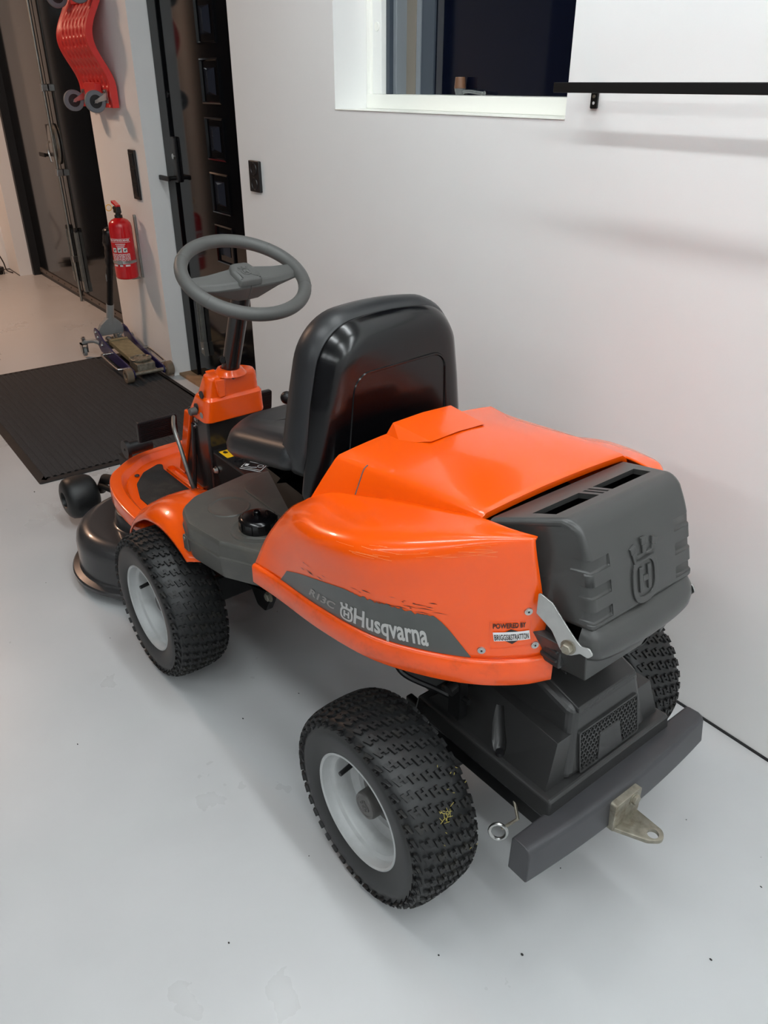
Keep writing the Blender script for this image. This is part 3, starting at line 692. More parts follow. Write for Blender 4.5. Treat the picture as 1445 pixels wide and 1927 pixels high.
mob('sticker_bar', rings([[onpanel((5.475+(6.385-5.475)*i/10+d*.045, 2.690-d*.135), .0017) for i in range(11)] for d in (0, 1)], closed=False), M['white_print'], st_, smooth=0)
panel_text('BRIGGS&STRATTON', (5.50, 2.672), (.85, -.0), (.03, -.085), M['black_print'], 'sticker_lettering', st_, off=.0023, bold=.02)
# scrapes through the paint above the decal
V, F = [], []
for k in range(46):
    u = rnd.choice([rnd.uniform(1.6, 4.6), rnd.uniform(2.6, 4.2)]); v = 2.30-.10*abs(u-3.6)*0-rnd.random()**2*.28+.02*(u-3); l = rnd.uniform(.05, .35); h = rnd.uniform(.003, .010)
    n = len(V); V += [onpanel((u, v), .0007), onpanel((u+l*.5, v+.02*l+h), .0007), onpanel((u+l, v+.10*l), .0007), onpanel((u+l*.5, v+.02*l-h), .0007)]; F.append((n, n+1, n+2, n+3))
sc_ = mob('paint_scrapes', (V, F), M['black_print'], fenL, smooth=0); sc_['kind'] = 'stuff'
V, F = [], []
for k in range(26):
    u = rnd.uniform(2.6, 5.9); v = rnd.gauss(1.14, .09); l = rnd.uniform(.15, .8); h = rnd.uniform(.0015, .004); sl = rnd.uniform(-.12, .16)
    for i in range(6):
        a, b = u+l*i/6, u+l*(i+1)/6
        n = len(V); V += [onpanel((a, v+sl*l*i/6), .0006), onpanel((b, v+sl*l*(i+1)/6), .0006), onpanel((b, v+sl*l*(i+1)/6+h*2), .0006), onpanel((a, v+sl*l*i/6+h*2), .0006)]; F.append((n, n+1, n+2, n+3))
sc_ = mob('paint_scratches', (V, F), M['orange_scratch'], fenL, smooth=0); sc_['kind'] = 'stuff'


# ---- rear shroud (charcoal box with air slots)
bm = bmesh.new()
P = [(-.108, -.177, .803), (-.108, .177, .803), (-.240, .131, .843), (-.240, -.131, .843), (-.300, -.134, .668), (-.300, .134, .668), (-.100, .148, .640), (-.100, -.148, .640), (-.272, -.131, .785), (-.272, .131, .785)]
vs = [bm.verts.new(p) for p in P]
for f in ((0, 3, 2, 1), (3, 8, 9, 2), (8, 4, 5, 9), (4, 7, 6, 5), (0, 1, 6, 7), (0, 7, 4, 8, 3), (1, 2, 9, 5, 6)): bm.faces.new([vs[i] for i in f])
bmesh.ops.recalc_face_normals(bm, faces=bm.faces)
bm.edges.ensure_lookup_table()
eb = lambda a, b: next(e for e in bm.edges if {e.verts[0], e.verts[1]} == {vs[a], vs[b]})
bmesh.ops.bevel(bm, geom=[eb(3, 2), eb(8, 9)], offset=.026, segments=6, profile=.5, affect='EDGES')
top = [e for e in bm.edges if len(e.link_faces) == 2 and e.calc_face_angle(0) > .6 and max(v.co.z for v in e.verts) > .66 and not (abs(e.verts[0].co.x+.108) < .004 and abs(e.verts[1].co.x+.108) < .004) and min(v.co.x for v in e.verts) < -.12]
bmesh.ops.bevel(bm, geom=top, offset=.011, segments=4, profile=.5, affect='EDGES')
shr = mob('rear_shroud', bm, M['grey'], mow, smooth=32)
top_z = lambda a: .803+(-.108-a)*.303
cuts = []
for s in (1, -1):
    q = [(-.155, .018*s), (-.155, .130*s), (-.194, .121*s), (-.194, .017*s)]
    cuts.append(plate([Vector(p) for p in q], .70, .90, XY))
for x0, x1 in ((-.009, -.003), (.003, .009)):
    cuts.append(plate([Vector(p) for p in ((-.155, x0), (-.155, x1), (-.194, x1), (-.194, x0))], .70, .90, XY))
cuts.insert(0, hexa([(-.285, -.118, .675), (-.12, -.128, .675), (-.12, .128, .675), (-.285, .118, .675), (-.214, -.116, .825), (-.126, -.146, .799), (-.126, .146, .799), (-.214, .116, .825)]))
for c in cuts: boolean(shr, c)
# moulded recesses wrapping the rear corners, three a side
fr_a = lambda z: -.272-(.785-z)*.2393
def rib(z, s, h=.020):
    ra = fr_a(z); k = .0042
    # plan outline of the corner at this height, rear face then side face
    ca, cb = ra, .1315
    da, db = .140, .052; L_ = math.hypot(da, db); da, db = da/L_, db/L_      # side runs forward and outward
    no = (-db, da)                                                            # outward normal of side (a, b)
    pts = [(ra-.02, .084), (ra-.02, cb+.02), (ca+.0, cb+.03), (ca+da*.042+no[0]*.02, cb+db*.042+no[1]*.02), (ca+da*.042-no[0]*k, cb+db*.042-no[1]*k), (ca+k, cb-k*1.25), (ra+k, .084)]
    lo = [(a-.0, b*s) for a, b in pts]
    R = []
    for zz, e in ((z-h/2, .0), (z-h/2+.004, .0), (z+h/2, .0)):
        sh_ = -(z-zz)*.2393
        R.append([V3((a+(zz-z)*.2393, b, zz)) for a, b in lo])
    return rings(R)
for z in (.772, .731, .691):
    for s in (1, -1): boolean(shr, rib(z, s))
for p in shr.data.polygons: p.use_smooth = True
shr.data.set_sharp_from_angle(angle=math.radians(30))
wn = shr.modifiers.new('weighted', 'WEIGHTED_NORMAL'); wn.keep_sharp = True
lv, lf = hexa([(-.282, -.115, .679), (-.124, -.120, .679), (-.124, .120, .679), (-.282, .115, .679), (-.212, -.114, .8235), (-.129, -.142, .798), (-.129, .142, .798), (-.212, .114, .8235)])
mob('slot_shade_liner', (lv, [f for f in lf if f != (4, 5, 6, 7)]), M['door_edge'], shr, smooth=0)  # open black box added so the air slots look shaded inside
mob('shroud_emblem', logo_relief(lambda x, y, d: (fr_a(.676+y*.108)+d, -x*.080+.002, .676+y*.108), .001, -.0036), M['grey'], shr, smooth=0, bevel=.001)
# flared lower ledge
path = [V3(p) for p in ((-.276, .126, .644), (-.288, .122, .641), (-.295, .110, .638), (-.2985, .085, .636), (-.300, .045, .634), (-.301, 0, .633))]
path = path+[V3((p.x, -p.y, p.z)) for p in reversed(path[:-1])]
path = spline(path, 4)
R = []
for i, p in enumerate(path):
    t = (path[min(i+1, len(path)-1)]-path[max(i-1, 0)]); t.z = 0; t.normalize(); n = V3((t.y, -t.x, 0))
    n = -n if n.x > 0 and abs(n.y) < .5 else n
    if n.dot(V3((p.x+.1, p.y, 0))) < 0: n = -n
    sec = [(-.012, .036), (.000, .032), (.008, .025), (.015, .014), (.018, .001), (.017, -.014), (.012, -.025), (.002, -.031), (-.012, -.032)]
    R.append([p+n*x+V3((0, 0, z)) for x, z in sec])
led = mob('shroud_ledge', rings(R), M['grey'], shr, smooth=50)
lowb = mob('shroud_base', hexa([(-.278, -.105, .548), (-.15, -.125, .548), (-.15, .125, .548), (-.278, .105, .548), (-.296, -.138, .625), (-.12, -.165, .625), (-.12, .165, .625), (-.296, .138, .625)]), M['grey'], shr, smooth=0)
boolean(lowb, cyl((-.35, -.075, .545), (-.20, -.075, .545), .026, 24))
b_ = lowb.modifiers.new('bevel', 'BEVEL'); b_.width = .006; b_.segments = 3; b_.angle_limit = math.radians(35)
mob('exhaust_outlet', revolve([(0, .020), (-.05, .020), (-.05, .016), (0, .016)], 20, 'x', True), M['black_metal'], mow).location = (-.215, -.075, .545)
mob('side_vent', join(box(-.245, -.19, .118, .134, .565, .650), *[box(-.24, -.205, .132, .137, .575+.018*k, .583+.018*k) for k in range(3)]), M['dgrey'], shr, smooth=0, bevel=.004)
for s in (1, -1):
    pl = rpoly([(-.200, .700, .003), (-.224, .690, .01), (-.248, .662, .02), (-.268, .640, .012), (-.277, .6325, .006), (-.290, .634, .006), (-.298, .624, .006), (-.291, .615, .004), (-.278, .618, .004), (-.262, .606, .010), (-.246, .610, .01), (-.228, .640, .02), (-.200, .660, .003)], 5)
    br_ = mob('shroud_bracket', plate(pl, .1385, .1415, lambda x, y, d: (x-.010, s*(d+.24*(x+.29)), y+.012), .0008), M['steel'], shr)
    mob('bracket_bolt', hexbolt((-.268, s*.1490, .6335), (-.2, s, 0), .0095, .010), M['rusty'], br_, smooth=0)

# ---- seat
sm_ = lambda b, z, d: (.352-.02*(z-.8)+d, b, z)
SB = -.016
bo = rpoly([(-.225+SB, .60, .05), (.225+SB, .60, .05), (.190+SB, .84, .3), (.158+SB, .990, .115), (0+SB, 1.006, .9), (-.166+SB, .990, .095), (-.192+SB, .84, .3)], 10)
co = rpoly([(-.205+SB, .690, .03), (.205+SB, .690, .03), (.210+SB, .735, .08), (.190+SB, .84, .3), (.158+SB, .990, .115), (0+SB, 1.006, .9), (-.166+SB, .990, .095), (-.192+SB, .84, .3), (-.210+SB, .735, .08)], 10)
seat = mob('seat_cushion', pillow(co, [(.002, .040), (-.008, .048), (-.015, .062), (-.018, .084), (-.013, .110), (.002, .130), (.024, .142), (.05, .146)], sm_), M['vinyl'], mow, smooth=60)
so_ = rpoly([(.425, -.225, .03), (.425, .218, .03), (.71, .222, .12), (.785, .12, .10), (.785, -.14, .10), (.70, -.225, .12)], 10)
mob('seat_pad', pillow(so_, [(.016, .638), (.004, .641), (-.004, .652), (-.005, .668), (.004, .689), (.022, .702), (.055, .704), (.10, .696)], lambda x, y, d: (x, y, d+.20*max(.70-x, -.02))), M['vinyl'], seat, smooth=60)
shell = mob('seat_shell', pillow(bo, [(.0, .048), (-.003, .044), (-.003, .038), (.003, .028), (.012, .014), (.026, .003), (.040, -.001), (.055, -.003)], sm_), M['shell'], seat, smooth=45)
ri = rpoly([(-.140+SB, .60, .02), (.140+SB, .60, .02), (.112+SB, .898, .04), (-.122+SB, .905, .035)], 8)
mob('shell_groove', pillow(ri, [(-.006, .001), (-.004, -.0035), (-.001, -.0035), (.002, .001), (.006, .001)], lambda b, z, d: (.352-.02*(z-.8)-.0025+d, b, z)), M['shell'], shell, smooth=50)
mob('seat_base', join(pillow(inset(so_, .012), [(.10, .585), (.07, .61), (.035, .628), (.014, .636), (.010, .641)], lambda x, y, d: (x, y, d+.20*max(.70-x, -.02))), hexa([(.37, -.14, .47), (.56, -.12, .47), (.56, .12, .47), (.37, .14, .47), (.36, -.18, .62), (.62, -.16, .62), (.62, .16, .62), (.36, .18, .62)])), M['shell'], seat, smooth=40)

# ---- console, steering tower, floor tray
con = mob('console', join(hexa([(.42, -.078, .33), (1.30, -.078, .33), (1.30, .066, .33), (.42, .066, .33), (.42, -.078, .462), (1.12, -.078, .482), (1.12, .078, .482), (.42, .078, .462)]),
    hexa([(1.09, -.082, .33), (1.285, -.082, .33), (1.285, .082, .33), (1.09, .082, .33), (1.062, -.088, .585), (1.185, -.088, .585), (1.185, .088, .585), (1.062, .088, .585)])), M['panel'], mow, smooth=0, bevel=.006)
lab = mob('warning_label', hexa([(1.005, .018, .4785), (1.055, .018, .4798), (1.055, .066, .4798), (1.005, .066, .4785), (1.005, .018, .4794), (1.055, .018, .4807), (1.055, .066, .4807), (1.005, .066, .4794)]), M['yellow'], con, smooth=0)
mob('label_symbol', join(plate(rpoly([(1.012, .024, .002), (1.026, .024, .002), (1.03, .036, .003), (1.014, .038, .003)], 3), .4800, .4808, XY), plate(rpoly([(1.034, .046, .002), (1.050, .050, .002), (1.044, .060, .003), (1.034, .058, .003)], 3), .4806, .4814, XY), plate(rpoly([(1.036, .026, .002), (1.048, .028, .002), (1.044, .036, .003)], 3), .4806, .4814, XY)), M['black_print'], lab, smooth=0)
def line2(pts, w_, z):
    out = []
    for (x0, y0_), (x1, y1_) in zip(pts, pts[1:]):
        d = Vector((x1-x0, y1_-y0_)); n = Vector((-d.y, d.x)).normalized()*w_/2
        out.append(plate([Vector((x0, y0_))+n, Vector((x0, y0_))-n, Vector((x1, y1_))-n, Vector((x1, y1_))+n], z, z+.0006, XY))
    return join(*out)
zc = .4765
mob('deck_diagram', join(line2([(.935, .062), (.955, .03), (.90, .0), (.88, .032), (.935, .062)], .0016, zc), line2([(.935, .05), (.915, .042), (.905, .03)], .0016, zc), plate([Vector(p) for p in ((.938, .050), (.944, .040), (.936, .035), (.930, .045))], zc, zc+.0006, XY), line2([(.905+.008*math.cos(t), .018+.008*math.sin(t)) for t in [2*PI*i/14 for i in range(15)]], .0014, zc), line2([(.93, .069), (.872, .037)], .002, zc)), M['white_print'], con, smooth=0)
mob('ignition', join(cyl((.975, .045, .476), (.975, .045, .484), .014, 20), cyl((.975, .045, .484), (.975, .045, .490), .007, 12)), M['black_plastic'], con)
for p in ((1.10, .0, .43), ): mob('console_bolt', hexbolt((1.06, .0765, .425), (0, 1, 0), .008, .009), M['steel'], con)
for p in ((1.17, .563), (1.19, .538)): mob('console_bolt', hexbolt((p[0]-.04, .087, p[1]), (0, 1, 0), .007, .006), M['steel'], con)
def tower_ring(ar, af, hw, z, tilt=0):
    return [V3((x, y, z+tilt*(x-1.1))) for x, y in rpoly([(ar, -hw, .022), (ar, hw, .022), (af, hw*.96, .03), (af, -hw*.96, .03)], 5)]
tow = mob('steering_tower', rings([tower_ring(1.052, 1.190, .096, .572), tower_ring(1.050, 1.186, .0965, .576), tower_ring(1.046, 1.142, .092, .634), tower_ring(1.050, 1.138, .089, .640), tower_ring(1.053, 1.134, .085, .643), tower_ring(1.048, 1.108, .080, .690), tower_ring(1.052, 1.104, .075, .700), tower_ring(1.060, 1.098, .060, .7045)]), M['orange'], mow, smooth=35)
mob('tower_front', join(*[hexa([(1.262, s*.074, .345), (1.300, s*.074, .345), (1.300, s*.088, .345), (1.262, s*.088, .345), (1.150, s*.083, .576), (1.190, s*.083, .576), (1.190, s*.0965, .576), (1.150, s*.0965, .576)]) for s in (1, -1)], hexa([(1.286, -.087, .345), (1.302, -.087, .345), (1.302, .087, .345), (1.286, .087, .345), (1.176, -.095, .576), (1.192, -.095, .576), (1.192, .095, .576), (1.176, .095, .576)])), M['orange'], tow, smooth=0, bevel=.004)
mob('column_collar', revolve([(0, .046), (.004, .045), (.010, .038), (.016, .034), (.018, .026)], 28, 'z'), M['orange'], tow).location = (1.068, 0, .698)
mob('tower_ridge', hexa([(1.044, .030, .642), (1.10, .030, .692), (1.10, .052, .692), (1.044, .052, .642), (1.0445, .028, .695), (1.105, .028, .7075), (1.105, .060, .7075), (1.0445, .060, .695)]), M['orange'], tow, smooth=0, bevel=.004)
kn = mob('choke_knob', revolve([(0, .006), (.006, .006), (.008, .0115), (.026, .0105), (.028, .008), (.028, .001)], 20, 'y'), M['wheelgrey'], tow); kn.location = (1.106, .090, .598)
mob('key_slot', join(cyl((1.075, .0885, .652), (1.075, .092, .652), .011, 18)), M['black_plastic'], tow)
mob('key_slot', join(cyl((1.110, .089, .605), (1.110, .0945, .605), .013, 18)), M['black_plastic'], tow)
mob('choke_symbol', plate(circ(1.078, .592, .009, 18), .0953, .0961, XZ), M['silver_dim'], tow, smooth=0)
ax = V3((-.4195, 0, .9078)); e2 = V3((.9078, 0, .4195)); e1 = V3((0, 1, 0)); cw = V3((.942, 0, .983))
mob('steering_column', join(tube([(1.073, 0, .690), (1.005, 0, .842), cw-ax*.055], .0245, 24)), M['panel'], mow)
mob('column_bolt', hexbolt((1.056, .018, .742), (-.6, .75, .2), .010, .014), M['black_metal'], mow)
stw = mob('steering_wheel', tube([cw+(e1*math.cos(t)+e2*math.sin(t))*.1545 for t in [2*PI*i/72 for i in range(72)]], .0166, 18, closed=True), M['wheelgrey'], mow)
def spoke(s):
    def q(r, w_, h0, h1): return [cw+e1*(s*r)+e2*(w_*k)+ax*h for h in (h0, h1) for k in ((-1, 1) if True else ())]
    R = []
    for r, w0, w1_, h0, h1 in ((.0, -.040, .034, -.050, .006), (.03, -.040, .034, -.048, .006), (.09, -.033, .028, -.026, .002), (.150, -.026, .022, -.010, .004)):
        R.append([cw+e1*(s*r)+e2*x+ax*h for x, h in ((w0+.008, h0), (w1_-.008, h0), (w1_, (h0+h1)/2), (w1_-.006, h1), (w0+.012, h1), (w0, h1-.012))])
    return rings(R)
mob('spoke', join(spoke(1)), M['wheelgrey'], stw, smooth=30, bevel=.003)
mob('spoke', join(spoke(-1)), M['wheelgrey'], stw, smooth=30, bevel=.003)
hb = mob('wheel_hub', pillow(rpoly([(-.031, -.038, .008), (.031, -.038, .008), (.035, .006, .01), (.025, .036, .016), (-.025, .036, .016), (-.035, .006, .01)], 5), [(-.002, .0), (.0, .012), (.004, .016), (.012, .017)], lambda x, y, d: cw+e1*(-x)+e2*y+ax*d), M['wheelgrey'], stw, smooth=50)
mob('hub_emblem', logo_relief(lambda x, y, d: cw+e1*(-x*.032)+e2*((y-.5)*.034)+ax*d, .0165, .0182), M['wheelgrey'], stw, smooth=0)
for t in (.65, 2.49, 3.65, 5.77):
    mob('rim_joint', tube([cw+(e1*math.cos(t)+e2*math.sin(t))*.1545+((e1*math.cos(t)+e2*math.sin(t))*math.cos(q)+ax*math.sin(q))*.0166 for q in [2*PI*i/18 for i in range(18)]], .0006, 6, closed=True), M['hub'], stw)
# floor tray
half = [(.93, .30), (1.07, .327), (1.262, .319), (1.392, .279), (1.452, .224), (1.500, .155), (1.520, .06)]
tro = [Vector(p) for p in spline([(x, y, 0) for x, y in half]+[(x, -y, 0) for x, y in reversed(half)], 4)]
tro = [Vector((p[0], p[1])) for p in tro]
tray = mob('floor_tray', pillow(tro, [(.006, .290), (.0, .298), (.0, .330), (.003, .336), (.008, .338), (.036, .338), (.040, .334), (.050, .318), (.055, .316), (.09, .316)], XY), M['orange'], mow, smooth=35)
for s in (1, -1):
    mo = rpoly([(1.075, s*.070, .01), (1.075, s*.250, .02), (1.235, s*.250, .04), (1.330, s*.220, .05), (1.395, s*.170, .03), (1.435, s*.088, .02), (1.380, s*.108, .012), (1.170, s*.108, .012), (1.140, s*.070, .006)], 5)
    mob('grip_mat', plate(mo, .312, .3205, XY, .002), M['footmat'], tray)
    mob('mat_screw', blob((1.382, s*.196, .3215), .008, 14, 6, (1, 1, .5)), M['black_plastic'], tray)
    mob('pedal_slot', pillow(rpoly([(1.16, s*.074, .01), (1.16, s*.104, .012), (1.375, s*.104, .012), (1.375, s*.074, .01)], 5), [(0, .310), (0, .326), (.005, .327), (.006, .314), (.012, .313)], XY), M['orange'], tray, smooth=40)
    # fender over the front wheel
    RR = []
    for i in range(25):
        ph = math.radians(24+112*i/24); t = i/24
        base = .243+.016*math.sin(PI*min(t*1.6, 1))*0+.030*max(0, t-.55)**1.2*2
        fr0 = .020*max(0, 1-t*3.5)
        row = []
        for b, dr in ((.19, .018), (.225, .022), (.265, .022), (.300, .016), (.325, .006), (.342, -.007), (.351, -.018), (.3525, -.024)):
            r = base+dr*(1.0-.2*t)+fr0
            ph2 = ph-max(0, t-.80)*1.0*max(0, (b-.28)/.07)**2*.55; row.append(V3((.856+r*math.cos(ph2), b, .2035+r*math.sin(ph2))))
        RR.append(row)
    d = rings(RR, closed=False)
    if s < 0: d = mirror(d)
    mob('front_fender', d, M['orange'], tray, smooth=50, solid=.004)
# pedals
for s, nm_ in ((1, 'left'), (-1, 'right')):
    if s > 0:
        pc = V3((1.345, .125, .478)); hw, hh = .064, .034
        pd = mob('pedal', plate(rpoly([(-hw, -hh, .006), (hw, -hh, .006), (hw, hh, .006), (-hw, hh, .006)], 3), 0, .014, lambda x, y, d: pc+V3((-.10*y-d, x, y)), .003), M['black_plastic'], mow)
        for k in range(11): mob('pedal_rib', plate([Vector(q) for q in ((-.058, -.030+.006*k-.0012), (.058, -.030+.006*k-.0012), (.058, -.030+.006*k+.0012), (-.058, -.030+.006*k+.0012))], .0138, .0168, lambda x, y, d: pc+V3((-.10*y-d, x, y))), M['black_plastic'], pd, smooth=0)
        mob('pedal_rod', tube(spline([(1.335, .07, .505), (1.26, .105, .50), (1.215, .113, .46), (1.175, .110, .36), (1.172, .100, .315)], 6), .0062, 10), M['galv'], mow)
        mob('pedal_link', tube([(1.15, .09, .545), (1.165, .092, .44), (1.175, .100, .325)], .007, 8), M['panel'], mow)
        mob('foot_roller', join(cyl((1.452, .110, .386), (1.452, .185, .386), .021, 20), cyl((1.452, .185, .386), (1.452, .197, .386), .030, 24)), M['black_plastic'], mow)
        mob('roller_pin', cyl((1.452, .197, .386), (1.452, .1985, .386), .004, 10), M['door_edge'], mow)
    else:
        pc2 = V3((1.25, -.190, .520))
        pd = mob('pedal', plate(rpoly([(-.034, -.034, .008), (.034, -.034, .008), (.034, .034, .008), (-.034, .034, .008)], 3), 0, .016, lambda x, y, d: pc2+V3((-.15*y-d, x, y)), .003), M['black_plastic'], mow)
        for k in range(11): mob('pedal_rib', plate([Vector(q) for q in ((-.030, -.030+.006*k-.0012), (.030, -.030+.006*k-.0012), (.030, -.030+.006*k+.0012), (-.030, -.030+.006*k+.0012))], .0158, .0188, lambda x, y, d: pc2+V3((-.15*y-d, x, y))), M['black_plastic'], pd, smooth=0)
        mob('pedal_arm', tube([(1.255, -.19, .50), (1.25, -.16, .40), (1.22, -.13, .32)], .007, 8), M['black_metal'], mow)
lev = mob('lift_lever', tube([(.98, -.24, .34), (1.08, -.245, .45), (1.165, -.25, .52)], .007, 8), M['black_metal'], mow)
kb = mob('lever_knob', blob((1.185, -.25, .534), .021, 20, 12), M['black_plastic'], lev)

# ---- fuel tank with filler cap
to_ = rpoly([(.800, .272, .06), (.835, .10, .03), (.80, .03, .01), (.30, .03, .01), (.30, .24, .01), (.462, .284, .012), (.556, .333, .014), (.680, .350, .05), (.760, .325, .06)], 7)
tank = mob('fuel_tank', pillow(to_, [(.020, .408), (.010, .412), (.006, .420), (.001, .462), (-.001, .466), (-.001, .470), (.002, .473), (.002, .498), (.0035, .504), (.007, .5092), (.012, .511)], XY), M['tank'], mow, smooth=35)
boolean(tank, join(revolve([(.512, .0005), (.512, .046), (.508, .044), (.5065, .0005)], 36, 'z'))) if False else None
fx, fy = .548, .232
mob('tank_recess', pillow(circ(.688, .232, .052, 36), [(0, .5105), (.002, .5130), (.005, .5130), (.009, .5108)], XY), M['tank'], tank, smooth=50)
mob('filler_well', xf(revolve([(.509, .066), (.5135, .064), (.5135, .060), (.511, .056), (.5115, .046), (.518, .041), (.526, .040), (.526, .03)], 40, 'z'), None, (fx, fy, 0)), M['tank'], tank, smooth=40)
cap = mob('filler_cap', xf(revolve([(.514, .040), (.516, .0425), (.541, .0425), (.545, .039), (.5475, .033), (.5475, .001)], 48, 'z'), None, (fx, fy, 0)), M['shell'], tank, smooth=35)
mob('cap_grip', join(*[xf(box(.0405, .0445, -.0085, .0085, .519, .541), rot('Z', 2*PI*k/9), (fx, fy, 0)) for k in range(9)]), M['shell'], cap, smooth=0, bevel=.001)
mob('cap_vent', join(xf(revolve([(.547, .0085), (.556, .0080), (.558, .006), (.558, .001)], 16, 'z'), None, (fx+.004, fy, 0)), plate([Vector((fx+.022*math.cos(t)*q, fy+.022*math.sin(t)*q)) for q, ts in ((1.3, range(0, 7)), (1.0, range(6, -1, -1))) for t in [3.4+.25*k for k in ts]], .547, .550, XY)), M['shell'], cap, smooth=30)
mob('tank_plateau', plate(rpoly([(.800, .045, .02), (.770, .160, .06), (.32, .165, .01), (.32, .045, .01)], 10), .505, .5150, XY, .0025), M['tank'], tank, smooth=22)
mob('tank_clip', plate(rpoly([(.690, .425, .004), (.716, .425, .004), (.716, .468, .010), (.690, .468, .010)], 4), .335, .3475, XZ, .003), M['tank'], tank)
mob('clip_rivet', cyl((.705, .347, .458), (.705, .3495, .458), .005, 12), M['rusty'], tank)

# ---- cutting deck
def hull_round(r, bx=.172, ax=1.362, seg=40):
    """outline round two blade circles with a gently bulging front"""
    out = []
    for i in range(seg+1):
        t = math.radians(-0+180*i/seg); out.append(Vector((ax+r*math.cos(t), bx+r*math.sin(t))))
    for i in range(seg+1):
        t = math.radians(180+180*i/seg); out.append(Vector((ax+r*math.cos(t), -bx+r*math.sin(t))))
    return out
sk = hull_round(.270)
deck = mob('cutting_deck', pillow(sk, [(.004, .030), (.0, .034), (.0, .044), (.004, .048), (.022, .052), (.025, .060), (.026, .135), (.030, .155), (.040, .171), (.056, .182), (.08, .187)], XY), M['deckpaint'], mow, smooth=32)
for s in (1, -1):
    mob('spindle_housing', xf(revolve([(.183, .150), (.184, .140), (.180, .132), (.183, .122), (.188, .116), (.190, .110), (.225, .106), (.234, .100), (.238, .088), (.238, .001)], 48, 'z'), None, (1.335, s*.190, 0)), M['deckpaint'], deck, smooth=35)
for s in (1, -1): mob('deck_frame', box(1.30, 1.66, s*.14-.01, s*.14+.01, .20, .285), M['black_metal'], deck, smooth=0)
for s in (1, -1):
    ro = mob('support_roller', xf(revolve([(.012, .030), (.012, .048), (.006, .062), (-.004, .0715), (-.022, .0755), (-.054, .0755), (-.080, .0725), (-.094, .064), (-.102, .050), (-.102, .026), (.0, .026)], 40, 'y', True), None), M['rubber_side'], deck, smooth=40)
    ro.location = (1.785, s*.315, .110); ro.rotation_euler = (0, 0, 0 if s > 0 else PI)
    mob('roller_axle', cyl((1.785, s*.318, .110), (1.785, s*.18, .110), .012, 14), M['rusty'], deck)
    mob('roller_arm', join(tube([(1.785, s*.192, .112), (1.74, s*.185, .17), (1.50, s*.165, .235)], .018, 12), tube([(1.76, s*.200, .14), (1.55, s*.205, .195)], .011, 10)), M['black_metal'], deck)

# ================================================================== things at the back
# ---- ribbed mat
MX0, MX1, MY0, MY1 = -4.60, -3.09, .568, 1.505
fm_ = thing('floor_mat', 'large charcoal ribbed entrance mat on the grey floor under the trolley jack', 'mat', ((MX0+MX1)/2, (MY0+MY1)/2, 0))
w_, h_ = (MX1-MX0)/2, (MY1-MY0)/2
mob('mat_border', pillow(rpoly([(-w_, -h_, .01), (w_, -h_, .01), (w_, h_, .01), (-w_, h_, .01)], 3), [(0, 0), (0, .003), (.006, .0065), (.03, .0068)], XY), M['mat_edge'], fm_, smooth=30)
n = 31; V, F = [], []
x0, x1 = -w_+.030, w_-.030; ys = -h_+.030; dy = (2*h_-.06)/n
prof = []
for k in range(n): prof += [(ys+dy*k+dy*.06, .0072), (ys+dy*k+dy*.14, .0108), (ys+dy*k+dy*.38, .0122), (ys+dy*k+dy*.62, .0108), (ys+dy*k+dy*.70, .0072)]
rb = mob('mat_ribs', rings([[V3((x, y, z)) for y, z in prof] for x in [x0+(x1-x0)*i/24 for i in range(25)]], closed=False), M['carpet'], fm_, smooth=0); rb['kind'] = 'stuff'

# ---- trolley jack
jk = thing('floor_jack', 'dark blue trolley jack with greasy top plate and black wrapped handle on the ribbed mat', 'jack', (-4.03, 1.402, .0118), 0)
JA = lambda x, y, d: (x, d, y)
side = rpoly([(.012, .018, .012), (.012, .060, .014), (-.10, .072, .02), (-.30, .092, .03), (-.44, .124, .03), (-.505, .158, .02), (-.565, .166, .02), (-.588, .138, .02), (-.560, .085, .03), (-.50, .042, .02), (-.30, .026, .02)], 5)
for s in (1, -1):
    pl = mob('side_plate', plate(side, s*.078, s*.086, JA, .002), M['blue'], jk)
    for p in ((-.525, .118), (-.548, .142), (-.47, .085), (-.35, .066)): mob('bolt', hexbolt((p[0], s*.086, p[1]), (0, s, 0), .008, .006), M['steel'], pl)
    mob('weight_hole', cyl((-.455, s*.0862, .105), (-.455, s*.0866, .105), .008, 14), M['jackgrey'], pl)
    mob('side_handle', tube(spline([(-.335, s*.085, .070), (-.338, s*.120, .070), (-.325, s*.135, .068), (-.12, s*.135, .050), (-.100, s*.125, .048), (-.095, s*.085, .046)], 5), .0065, 10), M['steel'], jk)
    fw = mob('front_wheel', revolve([(-.019, .012), (-.019, .034), (-.016, .0385), (.016, .0385), (.019, .035), (.019, .020), (.012, .018), (.012, .010)], 28, 'y'), M['beige_dust'], jk)
    fw.location = (0, s*.111, .0385); fw.rotation_euler = (0, 0, 0 if s > 0 else PI)
    arm = mob('caster_arm', tube(spline([(-.52, s*.08, .085), (-.55, s*.105, .095), (-.585, s*.135, .088), (-.60, s*.15, .080)], 5), [.012]*10+[.013]*6, 10), M['jackgrey'], jk)
    mob('swivel_nut', join(cyl((-.598, s*.148, .075), (-.598, s*.148, .105), .011, 12), hexbolt((-.598, s*.148, .105), (0, 0, 1), .010, .010)), M['steel'], arm)
    mob('swivel_fork', join(box(-.625, -.585, s*.148-.017, s*.148-.012, .025, .078), box(-.625, -.585, s*.148+.012, s*.148+.017, .025, .078), box(-.625, -.585, s*.148-.017, s*.148+.017, .070, .078)), M['steel'], arm, smooth=0)
    cw_ = mob('caster_wheel', revolve([(-.010, .008), (-.010, .023), (-.008, .026), (.008, .026), (.010, .023), (.010, .008)], 24, 'y'), M['jackgrey'], arm)
    cw_.location = (-.612, s*.148, .026)
mob('axle_rod', cyl((0, -.10, .0385), (0, .10, .0385), .010, 14), M['rusty'], jk)
